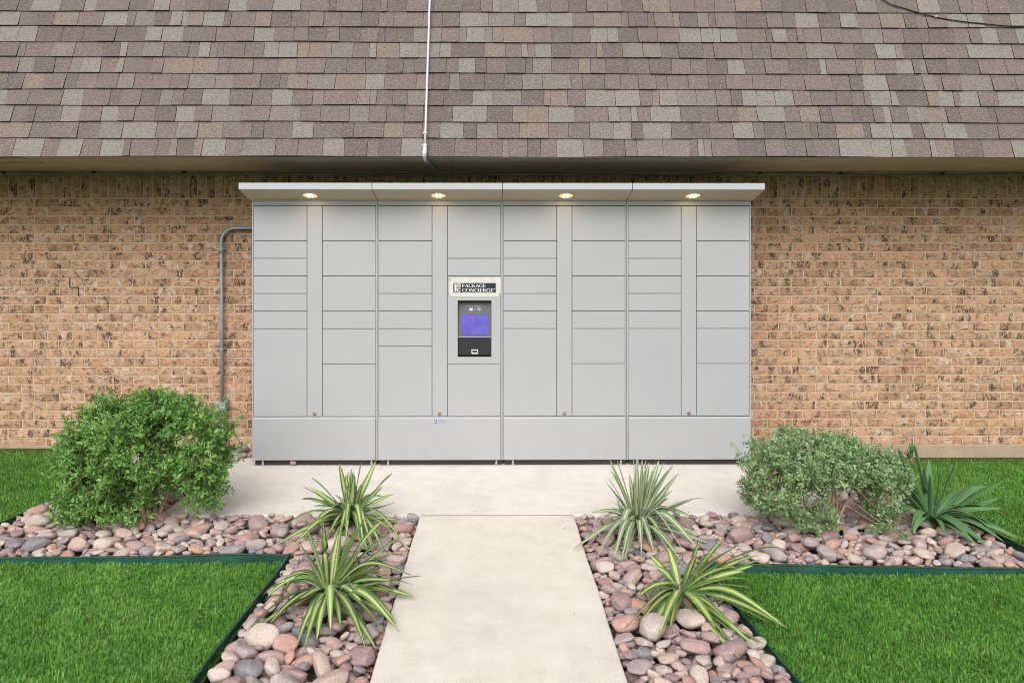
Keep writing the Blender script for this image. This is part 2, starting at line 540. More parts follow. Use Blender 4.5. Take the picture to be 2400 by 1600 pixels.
# ------------------------------------------------------------------ concrete pad and path
def slab(name, x0, x1, y0, y1, z0, z1, mat, nx, ny):
    """slab with a rounded, slightly uneven arris"""
    mb = MB()
    xs = [x0, x0 + 0.004, x0 + 0.014] + list(np.linspace(x0 + 0.014, x1 - 0.014, nx))[1:-1] + [x1 - 0.014, x1 - 0.004, x1]
    ys = [y0, y0 + 0.004, y0 + 0.014] + list(np.linspace(y0 + 0.014, y1 - 0.014, ny))[1:-1] + [y1 - 0.014, y1 - 0.004, y1]
    def drop(i, n):
        k = min(i, n - 1 - i)
        return {0: 0.006, 1: 0.002}.get(k, 0.0)
    P = []
    for i, x in enumerate(xs):
        for j, y in enumerate(ys):
            jx = jy = 0.0
            if i < 2: jx = 0.006 * mnoise.noise((x * 3, y * 4, 1))
            if i > len(xs) - 3: jx = 0.006 * mnoise.noise((x * 3, y * 4, 5))
            if j < 2: jy = 0.006 * mnoise.noise((x * 4, y, 9))
            z = z1 - max(drop(i, len(xs)), drop(j, len(ys))) + 0.003 * mnoise.noise((x * 0.8, y * 0.8, 3))
            P.append((x + jx, y + jy, z))
    n = len(ys)
    F = [(i*n+j, (i+1)*n+j, (i+1)*n+j+1, i*n+j+1) for i in range(len(xs)-1) for j in range(n-1)]
    rim = [i*n for i in range(len(xs))] + [(len(xs)-1)*n + j for j in range(1, n)] + [i*n + n-1 for i in range(len(xs)-2, -1, -1)] + [j for j in range(n-2, 0, -1)]
    base = len(P)
    P += [(P[i][0], P[i][1], z0) for i in rim]
    L = len(rim)
    F += [(rim[k], base + k, base + (k+1) % L, rim[(k+1) % L]) for k in range(L)]
    mb.add(P, F)
    return tag(mb.build(name, mat, smooth=False), kind="structure")
slab("concrete_pad", PAD_X0, PAD_X1, PAD_Y, WALL_Y - 0.02, -0.13, 0.0, M['concrete'], 40, 20)
slab("concrete_path", PATH_X0, PATH_X1, -2.0, PAD_Y - 0.006, -0.13, 0.0, M['path'], 14, 40)

mb = MB()
mb.box(PATH_X0 + .005, PATH_X1 - .005, PAD_Y - 0.0075, PAD_Y + 0.0015, -0.05, -0.0015)
tag(mb.build("path_joint", M['found']), kind="structure")

# ------------------------------------------------------------------ building
bld = empty("brick_building", (0, WALL_Y, 0), "long tan brick building with brown shingled mansard roof behind the grey locker", "building")

# --- wall: mortar body with bricks set proud
HALF_W = 6.0
mb = MB()
mb.box(-HALF_W, HALF_W, WALL_Y + 0.006, WALL_Y + 0.30, 0.0, 2.372)
wall = mb.build("wall", M['mortar'], bld)

PITCH_Z, PITCH_X, JOINT = 0.0762, 0.2145, 0.0092
ZTOP = 2.138
def brick_mesh(w, h, seed, name="brick"):
    """brick face: chamfered block whose front is a jittered 6 x 2 grid"""
    rr = random.Random(seed)
    nx, nz = 6, 2
    P, F = [], []
    for i in range(nx + 1):
        for j in range(nz + 1):
            ex = 0.003 if i in (0, nx) else 0.0
            x = -w/2 + w * i / nx + (ex if i == 0 else -ex if i == nx else rr.uniform(-.004, .004))
            z = -h/2 + h * j / nz + (0.003 if j == 0 else -0.003 if j == nz else rr.uniform(-.003, .003))
            y = rr.uniform(-.0018, .0018) + (0.002 if (i in (0, nx) or j in (0, nz)) else 0)
            P.append((x, y, z))
    for i in range(nx):
        for j in range(nz):
            a = i * (nz+1) + j
            F.append((a, a + nz + 1, a + nz + 2, a + 1))
    rim = [i*(nz+1) for i in range(nx+1)] + [nx*(nz+1)+j for j in range(1, nz+1)] + [i*(nz+1)+nz for i in range(nx-1, -1, -1)] + [j for j in range(nz-1, 0, -1)]
    b0 = len(P)
    for k in rim:
        x, y, z = P[k]
        sx = w/2 if x > 0 else -w/2
        sz = h/2 if z > 0 else -h/2
        x2 = sx if abs(abs(x) - w/2) < 0.0045 else x
        z2 = sz if abs(abs(z) - h/2) < 0.0045 else z
        P.append((x2, 0.004, z2))
    b1 = len(P)
    for k in range(len(rim)):
        x, y, z = P[b0 + k]
        P.append((x, 0.03, z))
    L = len(rim)
    for k in range(L):
        k2 = (k + 1) % L
        F.append((rim[k], b0 + k, b0 + k2, rim[k2]))
        F.append((b0 + k, b1 + k, b1 + k2, b0 + k2))
    return P, F

def mesh_from(P, F, mat, name):
    me = bpy.data.meshes.new(name)
    me.from_pydata(P, [], F)
    me.materials.append(mat)
    me.update()
    return me

BV = [brick_mesh(PITCH_X - JOINT, PITCH_Z - JOINT, 100 + k) for k in range(8)]
BM_ = [mesh_from(P, F, M['brick'], "brick") for P, F in BV]
places = []
for r_ in range(28):
    z = ZTOP - (r_ + 0.5) * PITCH_Z
    off = (0.5 if r_ % 2 else 0.0) * PITCH_X + random.uniform(-.012, .012)
    k0 = int(-5.2 / PITCH_X)
    for k in range(k0, -k0 + 1):
        x = k * PITCH_X + off + random.uniform(-.002, .002)
        if -1.70 < x < 1.82 and z < 2.05:
            continue                       # hidden behind the locker
        places.append((x, z + random.uniform(-.0012, .0012)))
def seen(x, z):
    vis = (-4.27 < x < -1.95) or (2.06 < x < 4.6)
    if x < -2.3 and x > -3.7 and z < 0.45: vis = False
    if 2.0 < x < 3.2 and z < 0.12: vis = False
    return vis
order = sorted(range(len(places)), key=lambda i: (not seen(*places[i]), abs(places[i][0] - 0.05)))
single = set(order[:300])
jp, jf, jt = [], [], []
for i, (x, z) in enumerate(places):
    v = random.randrange(8)
    flip = random.random() < 0.5
    yj = random.uniform(-.0025, .0015)
    if i in single:
        o = link_mesh("brick", BM_[v], None, wall)
        o.location = (x, WALL_Y + yj, z)
        if flip: o.rotation_euler = (0, math.pi, 0)
    else:
        P, F = BV[v]
        s = -1 if flip else 1
        b0 = len(jp)
        jp.extend((x + s*p[0], WALL_Y + yj + p[1], z + s*p[2]) for p in P)
        jf.extend(tuple(q + b0 for q in f) for f in F)
        jt.extend([random.random()] * len(P))
def joined(name, P, F, T, mat, parent):
    me = bpy.data.meshes.new(name)
    me.from_pydata(P, [], F)
    me.materials.append(mat)
    at = me.attributes.new("tint", 'FLOAT', 'POINT')
    at.data.foreach_set("value", np.array(T, dtype=np.float32))
    me.update()
    return tag(link_mesh(name, me, None, parent), kind="stuff")
joined("bricks", jp, jf, jt, M['brick_a'], wall)

mb = MB()
for x0, x1, z0, z1 in ((-3.663, -3.658, 1.375, 1.452), (-3.66, -3.585, 1.371, 1.376), (-3.588, -3.583, 1.295, 1.372), (-4.045, -4.041, 1.60, 1.68), (-4.044, -3.96, 1.597, 1.601)):
    mb.box(x0, x1, WALL_Y - 0.0045, WALL_Y + 0.005, z0, z1)
mb.build("wall_crack", M['seam'], wall)

# soldier course under the trim
SV = [brick_mesh(0.2, PITCH_Z - JOINT, 300 + k) for k in range(5)]
SVR = [([(p[2], p[1], -p[0] * 0.955) for p in P], F) for P, F in SV]
SM_ = [mesh_from(P, [tuple(reversed(f)) if False else f for f in F], M['brick'], "soldier_brick") for P, F in SVR]
sz = ZTOP + 0.006 + 0.191 / 2
jp, jf, jt = [], [], []
k = -68
while k < 68:
    x = k * 0.0772 + 0.02
    v = random.randrange(5)
    if -4.3 < x < 4.62:
        o = link_mesh("soldier_brick", SM_[v], None, wall)
        o.location = (x, WALL_Y + random.uniform(-.003, .001), sz)
    else:
        P, F = SVR[v]
        b0 = len(jp)
        jp.extend((x + p[0], WALL_Y + p[1], sz + p[2]) for p in P)
        jf.extend(tuple(q + b0 for q in f) for f in F)
        jt.extend([random.random()] * len(P))
    k += 1
joined("soldier_bricks", jp, jf, jt, M['brick_a'], wall)

mb = MB()
mb.box(-HALF_W, HALF_W, WALL_Y - 0.012, WALL_Y + 0.29, -0.5, -0.001)
mb.build("foundation", M['found'], bld)
mb = MB()
mb.box(-HALF_W, HALF_W, WALL_Y - 0.026, WALL_Y + 0.02, 2.336, 2.3715)
trim = mb.build("trim_board", M['trim'], bld)
for x in (-4.2, -3.43, -2.66, 2.28, 2.98, 3.86):
    mb = MB()
    mb.box(x - 0.006, x + 0.006, WALL_Y - 0.05, WALL_Y - 0.026, 2.345, 2.364)
    mb.box(x - 0.016, x + 0.010, WALL_Y - 0.056, WALL_Y - 0.05, 2.352, 2.364)
    mb.build("trim_hook", M['black'], trim)

# --- soffit panels with vents
EAVE_Y, EAVE_Z = 5.39, 2.372
sofx = [-6.0, -4.78, -2.575, -0.35, 1.84, 4.03, 6.0]
sof = MB()
sof.box(-6.0, 6.0, EAVE_Y + 0.03, WALL_Y + 0.02, EAVE_Z + 0.012, EAVE_Z + 0.03)
soffit = sof.build("soffit", M['seam'], bld)
for x0, x1 in zip(sofx[:-1], sofx[1:]):
    mb = MB()
    mb.box(x0 + 0.002, x1 - 0.002, EAVE_Y + 0.012, WALL_Y + 0.01, EAVE_Z, EAVE_Z + 0.0115)
    mb.build("soffit_panel", M['soffit'], soffit)
def vent(x0, x1, y0, y1, n):
    mb = MB()
    t = 0.005
    mb.box(x0, x1, y0, y0 + t, EAVE_Z - 0.004, EAVE_Z - 0.0005)
    mb.box(x0, x1, y1 - t, y1, EAVE_Z - 0.004, EAVE_Z - 0.0005)
    for q in range(n + 1):
        x = x0 + (x1 - x0 - t) * q / n
        mb.box(x, x + t, y0 + t, y1 - t, EAVE_Z - 0.0035, EAVE_Z - 0.0005)
    mb.build("vent_frame", M['trim'], soffit)
vent(0.565, 0.945, 5.55, 5.78, 3)
vent(-4.15, -3.56, 5.52, 5.80, 3)

# --- mansard roof
ANG = R(75)
CS, SN = math.cos(ANG), math.sin(ANG)
EXPO = 0.134
def roof_pt(x, s, d):
    """x along the eave, s up the slope, d out from the roof plane"""
    return (x, EAVE_Y + s * CS - d * SN, EAVE_Z - 0.004 + s * SN + d * CS)
mb = MB()
S1 = 2.6
p = [roof_pt(-6.0, 0.0, 0), roof_pt(6.0, 0.0, 0), roof_pt(6.0, S1, 0), roof_pt(-6.0, S1, 0)]
q = [(a, y + 0.06, z) for a, y, z in p]
mb.add(p + q, [(0,1,2,3),(7,6,5,4),(0,4,5,1),(1,5,6,2),(2,6,7,3),(3,7,4,0)])
zt = p[2][2]
mb.add([(-6.0, p[2][1], zt + .001), (6.0, p[2][1], zt + .001), (6.0, 14, zt + .4), (-6.0, 14, zt + .4)], [(0,1,2,3)])
roof = mb.build("roof", M['felt'], bld)

def shingle_geo(x0, x1, s0, s1, lift, skew0, skew1, sag0, sag1):
    t = 0.0068
    P = [roof_pt(x0, s0 + sag0, lift), roof_pt(x1, s0 + sag1, lift), roof_pt(x1 + skew1, s1, 0.0005), roof_pt(x0 + skew0, s1, 0.0005),
         roof_pt(x0, s0 + sag0, lift + t), roof_pt(x1, s0 + sag1, lift + t), roof_pt(x1 + skew1, s1, 0.005), roof_pt(x0 + skew0, s1, 0.005)]
    F = [(4,5,6,7),(0,1,5,4),(1,2,6,5),(3,0,4,7)]
    return P, F
pieces = []
rr = random.Random(5)
nrow = 18
for r_ in range(nrow):
    x = -5.6 - rr.uniform(0, .3)
    s0 = r_ * EXPO - (0.012 if r_ == 0 else 0)
    s1 = (r_ + 1) * EXPO + 0.02
    wob = rr.uniform(0, 6)
    def sag(xx):
        return 0.0035 * math.sin(xx * 1.7 + wob) + 0.002 * math.sin(xx * 5.1 + wob * 2)
    sk = 0.0
    raised = False
    while x < 5.6:
        w = rr.choice([.10, .135, .15, .17, .17, .20, .23, .26, .17, .06])
        w *= rr.uniform(.80, .98)
        nsk = rr.choice([0, 0, 0, 0, -.004, .005, -.008, .007, .010])
        raised = not raised if rr.random() < 0.72 else raised
        lift = (0.0125 if raised else 0.0070) + rr.uniform(0, .003)
        pieces.append((r_, x, x + w - 0.003, s0 + (0 if raised else 0.001), s1, lift, sk, nsk, sag(x), sag(x + w)))
        x += w
        sk = nsk
def shingle_me(P, F):
    me = mesh_from(P, F, M['shingle'], "shingle")
    me.materials.append(M['felt'])
    me.polygons.foreach_set("material_index", [0, 1, 1, 1])  # butt edges darkened as the row's shadow line, side edges as seams
    return me
vis = sorted([i for i, q in enumerate(pieces) if -4.0 < q[1] < 4.3 and q[0] < 11], key=lambda i: (pieces[i][0], abs(pieces[i][1])))
single = set(vis[:300])
jp, jf, jt = [], [], []
for i, q in enumerate(pieces):
    P, F = shingle_geo(*q[1:])
    if i in single:
        o = link_mesh("shingle", shingle_me(P, F), None, roof)
    else:
        b0 = len(jp)
        jp.extend(P)
        jf.extend(tuple(a + b0 for a in f) for f in F)
        jt.extend([rr.random()] * len(P))
sj = joined("shingles", jp, jf, jt, M['shingle_a'], roof)
sj.data.materials.append(M['felt'])
sj.data.polygons.foreach_set("material_index", [0, 1, 1, 1] * (len(jf) // 4))

# ------------------------------------------------------------------ parcel locker
LX0, TW = -1.893, 0.9745
FY, BY = 5.70, 6.27
Z_TOP, Z_DT, Z_DB, Z_KB = 2.067, 2.026, 0.382, 0.042
UNIT = (Z_DT - Z_DB) / 12
locker = empty("parcel_locker", (LX0 + 2 * TW, 6.0, 0), "wide light grey metal parcel locker with a purple screen and four lit downlights", "parcel locker")
LAY = [((2,1,1,1,1,1,5), (2,2,2,1,2,3)),
       ((2,2,1,1,1,1,4), (3,1,1,'T',3)),
       ((2,1,1,1,1,1,5), (2,2,2,1,2,3)),
       ((2,1,1,1,1,1,5), (2,2,2,1,2,3))]
G = 0.0042           # door gap
for t, (la, lb) in enumerate(LAY):
    x0 = LX0 + t * TW
    x1 = x0 + TW
    e0 = 0.004 if t else 0.0
    e1 = 0.004 if t < 3 else 0.0
    mb = MB()
    mb.box(x0 + 0.0015, x0 + 0.0115, FY - 0.002, BY, Z_KB, Z_TOP, 0.001)              # side walls
    mb.box(x1 - 0.0115, x1 - 0.0015, FY - 0.002, BY, Z_KB, Z_TOP, 0.001)
    mb.box(x0 + 0.0115, x1 - 0.0115, FY + (0.105 if t == 1 else 0.02), BY - 0.002, Z_KB + 0.01, Z_TOP - 0.002)   # body behind the doors
    mb.box(x0 + 0.0118, x1 - 0.0118, FY - 0.001, FY + 0.02, Z_DT + G, Z_TOP - 0.001, 0.001)   # header rail
    cab = mb.build("cabinet", M['locker'], locker)
    mb = MB()
    if t == 1:
        mb.box(x0 + 0.0117, -0.2915, FY + 0.0135, FY + 0.0195, Z_DB - 0.006, Z_DT + 0.003)
        mb.box(-0.0265, x1 - 0.0117, FY + 0.0135, FY + 0.0195, Z_DB - 0.006, Z_DT + 0.003)
        mb.box(-0.2915, -0.0265, FY + 0.0135, FY + 0.0195, Z_DB - 0.006, 0.8465)
        mb.box(-0.2915, -0.0265, FY + 0.0135, FY + 0.0195, 1.2875, Z_DT + 0.003)
    else:
        mb.box(x0 + 0.0117, x1 - 0.0117, FY + 0.0135, FY + 0.0195, Z_DB - 0.006, Z_DT + 0.003)
    mb.build("shadow_gap_liner", M['locker_in'], cab)
    xl0, xl1 = x0 + 0.0135, x0 + 0.4255
    xp0, xp1 = xl1 + G, x1 - 0.4255 - G
    xr0, xr1 = x1 - 0.4255, x1 - 0.0135
    for xa, xb, lay in ((xl0, xl1, la), (xr0, xr1, lb)):
        z = Z_DT
        for u in lay:
            if u == 'T':
                zt_, zb_ = z, z - 4 * UNIT
                hx0, hx1, hz0, hz1 = -0.291, -0.027, 0.847, 1.287
                mb = MB()
                mb.box(xa, hx0, FY, FY + 0.012, zb_ + G/2, zt_ - G/2)
                mb.box(hx1, xb, FY, FY + 0.012, zb_ + G/2, zt_ - G/2)
                mb.box(hx0, hx1, FY, FY + 0.012, zb_ + G/2, hz0)
                mb.box(hx0, hx1, FY, FY + 0.012, hz1, zt_ - G/2)
                mb.build("terminal_panel", M['locker'], cab)
                z = zb_
                continue
            mb = MB()
            mb.box(xa, xb, FY + random.uniform(-.0006, .0006), FY + 0.012, z - u * UNIT + G/2, z - G/2, 0.0016)
            mb.build("door", M['locker'], cab)
            z -= u * UNIT
    mb = MB()
    mb.box(xp0, xp1, FY - 0.0005, FY + 0.012, Z_DB + G/2, Z_DT - G/2, 0.0016)
    mb.build("center_post", M['locker'], cab)
    # key lock near the foot of the post
    cx = (xp0 + xp1) / 2
    mb = MB()
    mb.tube([(cx, FY + 0.002, 0.404), (cx, FY - 0.004, 0.404), (cx, FY - 0.0055, 0.404)], [0.0145, 0.0145, 0.0125], 20)
    mb.box(cx - 0.0018, cx + 0.0018, FY - 0.0065, FY - 0.0056, 0.398, 0.410)
    mb.build("lock", M['brass'], cab)
    # kick panel with its bright folded top edge
    mb = MB()
    kx0, kx1, zt_, zb_, yo = x0 + 0.013, x1 - 0.013, Z_DB - 0.003, Z_KB + 0.002, FY - 0.011
    prof = [(FY + 0.012, zt_), (FY - 0.001, zt_), (FY - 0.0065, zt_ - 0.0035), (yo, zt_ - 0.011), (yo, zb_ + 0.004), (yo + 0.004, zb_), (FY + 0.012, zb_)]
    n = len(prof)
    mb.add([(kx0, y, z) for y, z in prof] + [(kx1, y, z) for y, z in prof],
           [(k, k + n, (k+1) % n + n, (k+1) % n) for k in range(n)] + [tuple(range(n)), tuple(range(2*n-1, n-1, -1))])
    mb.build("kick_panel", M['locker'], cab)
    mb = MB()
    mb.box(x0 + 0.02, x1 - 0.004, FY + 0.016, FY + 0.03, 0.001, Z_KB + 0.009)  # dark base board, added and set forward so the gap reads as shade
    mb.build("gap_shade_board", M['felt'], cab)
    # levelling feet
    for fx in (x0 + 0.085, x1 - 0.045):
        for fy in (FY + 0.001, BY - 0.06):
            mb = MB()
            mb.tube([(fx, fy, 0.002), (fx, fy, 0.007), (fx, fy, 0.012)], [0.015, 0.015, 0.009], 14)
            mb.tube([(fx, fy, 0.012), (fx, fy, 0.056)], 0.0055, 10)
            mb.tube([(fx, fy, 0.020), (fx, fy, 0.028)], 0.0105, 6)
            mb.build("levelling_foot", M['steel'], cab)
    # canopy section: wedge with a front lip, split from its neighbours by a dark joint
    ca = x0 - (0.018 if t == 0 else 0) + (0.0025 if t else 0)
    cb = x1 + (0.018 if t == 3 else 0) - (0.0025 if t < 3 else 0)
    cy = 5.455
    prof = [(FY - 0.003, Z_TOP + 0.0015), (cy + 0.004, 2.1255), (cy, 2.129), (cy, 2.172), (cy + 0.004, 2.176), (6.28, 2.092), (6.28, Z_TOP + 0.0015)]
    n = len(prof)
    mb = MB()
    mb.add([(ca, y, z) for y, z in prof] + [(cb, y, z) for y, z in prof],
           [(k, k + n, (k+1) % n + n, (k+1) % n) for k in range(n)] + [tuple(range(n)), tuple(range(2*n-1, n-1, -1))])
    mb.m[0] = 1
    can = mb.build("canopy", [M['canopy'], M['canopy_under']], locker)
    # downlight set into the sloping underside
    dx = x0 + TW / 2 + (0.0 if t else -0.004)
    fy = 5.578
    slope = (2.1255 - Z_TOP) / (cy - FY)
    def under(x, y, d):
        zz = Z_TOP + 0.0015 + slope * (y - FY)
        nn = Vector((0, slope, -1)).normalized()
        return Vector((x, y, zz)) + nn * d
    def ring(r, d, n_=28):
        return [under(dx + r * math.cos(2*math.pi*k/n_), fy + r * math.sin(2*math.pi*k/n_), d) for k in range(n_)]
    mb = MB()
    rgs = ring(0.064, 0.0008) + ring(0.062, 0.006) + ring(0.054, 0.008) + ring(0.0515, 0.002)
    mb.add(rgs, [(j*28 + k, j*28 + (k+1) % 28, (j+1)*28 + (k+1) % 28, (j+1)*28 + k) for j in range(3) for k in range(28)])
    mb.build("downlight_ring", M['ring'], can)
    mb = MB()
    mb.add(ring(0.053, 0.0016), [tuple(range(28))])
    mb.build("downlight_lens", M['lens'], can)
    mb = MB()
    for sx in (-0.0135, 0.0135):
        c0 = under(dx + sx, fy - 0.022, 0.006)
        c1 = under(dx + sx, fy + 0.022, 0.006)
        mb.tube([c0, c1], 0.008, 10)
    mb.build("downlight_lamp", M['lamp'], can)
    ld = bpy.data.lights.new("downlight_glow", 'AREA')
    ld.shape = 'DISK'
    ld.size = 0.09
    ld.energy = 0.22
    ld.color = (1.0, 0.72, 0.42)
    lo = bpy.data.objects.new("downlight_glow", ld)
    col.objects.link(lo)
    lo.parent = can
    lo.location = under(dx, fy, 0.02)

# --- terminal
term = MB()
hx0, hx1, hz0, hz1 = -0.291, -0.027, 0.847, 1.287
d = 0.016
term.add([(hx0, FY + .0121, hz0), (hx1, FY + .0121, hz0), (hx1, FY + .0121, hz1), (hx0, FY + .0121, hz1),
          (hx0, FY + .1, hz0), (hx1, FY + .1, hz0), (hx1, FY + .1, hz1), (hx0, FY + .1, hz1)],
         [(0,1,5,4), (1,2,6,5), (2,3,7,6), (3,0,4,7), (4,5,6,7)])
terminal = term.build("terminal", M['black'], locker)
def tilt(x, z, d=0.0):
    """point on the leaning upper face of the terminal, d proud of it"""
    k = (z - 1.005) / (hz1 - 1.005)
    return (x, FY + 0.030 + 0.055 * k - d, z)
def tquad(name, x0, x1, z0, z1, d, mat, par):
    mb_ = MB()
    mb_.add([tilt(x0, z0, d), tilt(x1, z0, d), tilt(x1, z1, d), tilt(x0, z1, d), tilt(x0, z0, d - .002), tilt(x1, z0, d - .002), tilt(x1, z1, d - .002), tilt(x0, z1, d - .002)],
            [(0,1,2,3), (0,4,5,1), (1,5,6,2), (2,6,7,3), (3,7,4,0)])
    return mb_.build(name, mat, par)
tquad("bezel_panel", hx0 + .002, hx1 - .002, 1.008, hz1 - .002, 0.0, M['charcoal'], terminal)
mb = MB()
mb.box(hx0 + .002, hx1 - .002, FY + 0.022, FY + 0.032, 0.998, 1.0055, 0.0015)
mb.build("screen_ledge", M['steel'], terminal)
mb = MB()
mb.box(hx0 + .002, hx1 - .002, FY + 0.028, FY + 0.05, hz0 + 0.012, 0.9975)
mb.build("reader_panel", M['black'], terminal)
sx0, sx1, sz0, sz1 = -0.2655, -0.0515, 1.0155, 1.1725
tquad("screen_border", sx0 - .007, sx1 + .007, sz0 - .004, sz1 + .007, 0.003, M['black'], terminal)
screen = tquad("screen", sx0, sx1, sz0, sz1, 0.0055, M['screen'], terminal)
pr = MB()
def mark(mb_, x0, x1, z0, z1, d):
    mb_.add([tilt(x0, z0, d), tilt(x1, z0, d), tilt(x1, z1, d), tilt(x0, z1, d)], [(0,1,2,3)])
scx = (sx0 + sx1) / 2
rk = random.Random(3)
def line_of_marks(mb_, xc, z, w, h, d):
    x = xc - w / 2
    while x < xc + w / 2:
        ww = rk.uniform(.004, .016)
        mark(mb_, x, min(x + ww, xc + w/2), z - h/2, z + h/2, d)
        x += ww + rk.uniform(.002, .005)
line_of_marks(pr, scx, 1.096, .124, .0055, .0064)
line_of_marks(pr, scx + .018, 1.149, .042, .0045, .0064)
line_of_marks(pr, scx + .018, 1.142, .042, .004, .0064)
mark(pr, scx - .012, scx + .016, 1.045, 1.0475, .0064)
pr.build("screen_print", M['ink'], terminal)
rd = MB()
mark(rd, scx - .026, scx - .013, 1.139, 1.152, .0064)
rd.build("screen_emblem", plain("screen_emblem_red", (.35,.05,.22), 0.5), terminal)
wp = MB()
line_of_marks(wp, scx, 1.241, .135, .0022, .0012)
line_of_marks(wp, scx + .01, 1.235, .07, .0018, .0012)
mark(wp, scx - .043, scx - .017, 1.205, 1.224, .0012)
line_of_marks(wp, scx + .033, 1.221, .032, .0055, .0012)
line_of_marks(wp, scx + .035, 1.211, .028, .0055, .0012)
for k in range(14):
    a, b2 = 2*math.pi*k/14, 2*math.pi*(k+1)/14
    wp.add([tilt(scx + r_*math.cos(q), 1.2145 + r_*math.sin(q), .0012) for q, r_ in ((a,.0055),(b2,.0055),(b2,.0042),(a,.0042))], [(0,1,2,3)])
wp.build("bezel_print", plain("bezel_print_grey", (.55,.56,.58), 0.5), terminal)
mb = MB()
lx, lz = -0.158, 0.884
mb.box(lx - .0255, lx + .0255, FY + 0.0265, FY + 0.0279, lz - .017, lz + .017)
mb.build("reader_label", M['white'], terminal)
mb = MB()
mb.box(lx - .020, lx + .020, FY + 0.0255, FY + 0.0264, lz - .008, lz + .011)
mb.build("reader_window", M['charcoal'], terminal)

# --- lettered sign taped over the door above the terminal
def glyphs():
    """serif capitals as convex quads in a unit-height cell"""
    def rect(x0, z0, x1, z1): return [[(x0,z0),(x1,z0),(x1,z1),(x0,z1)]]
    def diag(xa, za, xb, zb, w): return [[(xa,za),(xa+w,za),(xb+w,zb),(xb,zb)]]
    def arc(cx, cz, rx, rz, a0, a1, tx, tz, n=14):
        out = []
        for k in range(n):
            p_, q_ = R(a0 + (a1-a0)*k/n), R(a0 + (a1-a0)*(k+1)/n)
            out.append([(cx+rx*math.cos(p_), cz+rz*math.sin(p_)), (cx+rx*math.cos(q_), cz+rz*math.sin(q_)),
                        (cx+(rx-tx)*math.cos(q_), cz+(rz-tz)*math.sin(q_)), (cx+(rx-tx)*math.cos(p_), cz+(rz-tz)*math.sin(p_))])
        return out
    s = .055
    stem = lambda x, w=.15: rect(x, 0, x+w, 1) + rect(x-.07, 0, x+w+.07, s) + rect(x-.07, 1-s, x+w+.07, 1)
    g = {}
    g['P'] = (.66, stem(.09) + arc(.30, .73, .32, .27, -90, 90, .15, .06) + rect(.24, .46, .31, .52) + rect(.24, .94, .31, 1))
    g['R'] = (.78, stem(.09) + arc(.30, .74, .31, .26, -90, 90, .15, .06) + rect(.24, .48, .31, .54) + rect(.24, .94, .31, 1) + diag(.60, 0, .32, .5, .17) + rect(.58, 0, .84, s))
    g['A'] = (.84, diag(.05, 0, .38, 1, .075) + diag(.64, 0, .36, 1, .16) + rect(.2, .30, .66, .36) + rect(-.02, 0, .22, s) + rect(.56, 0, .88, s))
    g['C'] = (.80, arc(.45, .5, .43, .52, 42, 318, .16, .065, 22) + rect(.71, .68, .77, .92) + rect(.73, .10, .79, .24))
    g['G'] = (.88, arc(.45, .5, .43, .52, 42, 318, .16, .065, 22) + rect(.71, .68, .77, .92) + rect(.64, .06, .79, .42) + rect(.56, .38, .86, .42))
    g['O'] = (.92, arc(.46, .5, .45, .52, 0, 360, .16, .065, 28))
    g['K'] = (.82, stem(.09) + diag(.25, .44, .62, 1, .075) + diag(.62, 0, .30, .56, .17) + rect(.54, 1-s, .80, 1) + rect(.58, 0, .88, s))
    g['E'] = (.66, stem(.09) + rect(.2, 0, .60, .065) + rect(.2, .48, .50, .54) + rect(.2, .935, .58, 1) + rect(.55, 0, .61, .22) + rect(.53, .78, .59, 1) + rect(.46, .40, .51, .62))
    g['N'] = (.88, rect(.12, 0, .19, 1) + rect(.70, 0, .77, 1) + diag(.60, 0, .10, 1, .17) + rect(.02, 0, .30, s) + rect(.0, 1-s, .2, 1) + rect(.58, 1-s, .88, 1))
    g['I'] = (.34, stem(.09))
    return g
GL = glyphs()
sgx0, sgx1, sgz0, sgz1 = -0.3235, 0.0055, 1.3505, 1.4215
YS = FY - 0.006
mb = MB()
mb.box(sgx0, sgx1, YS, FY - 0.001, sgz0, sgz1)
sign = mb.build("sign_plate", M['navy'], locker)
tx = MB()
def word(s, x0, x1, z0, h):
    tot = sum(GL[c][0] for c in s)
    k = (x1 - x0) / tot
    x = x0
    for ci, c in enumerate(s):
        w, qs = GL[c]
        for j, q_ in enumerate(qs):
            yy = YS - 0.0008 - 0.00006 * ((j * 7) % 9)
            tx.add([(x + px * k, yy, z0 + pz * h) for px, pz in q_], [(0,1,2,3)])
        x += w * k
ux = 0.33 / 598.0
wx = lambda zx: sgx0 + (zx - 377) * ux
wz = lambda zy: sgz1 - (zy - 262) * ux
word("PACKAGE", wx(497), wx(834), wz(319), 45 * ux)
word("CONCIERGE", wx(497), wx(944), wz(383), 45 * ux)
for x0, y0, x1, y1 in ((393,270,420,382), (430,270,477,283), (430,283,442,318), (465,283,477,318), (442,305,465,318), (430,333,477,345), (430,345,442,382), (442,370,477,382), (442,345,452,352)):
    tx.add([(wx(x0), YS - .0009, wz(y1)), (wx(x1), YS - .0009, wz(y1)), (wx(x1), YS - .0009, wz(y0)), (wx(x0), YS - .0009, wz(y0))], [(0,1,2,3)])
tx.disc_y(wx(955), YS - .0009, wz(341), 0.0018, 0.004, 12)
tx.build("sign_lettering", M['white'], sign)
for k, (x0, y0, x1, y1) in enumerate(((345,182,1000,258), (978,178,1045,412), (340,394,1015,455), (318,236,374,432))):
    mb = MB()
    yy = FY - 0.0022 - 0.0012 * (k % 2)
    mb.box(wx(x0), wx(x1), yy - .0008, yy, wz(y1), wz(y0))
    mb.build("tape_strip", M['tape'], sign)
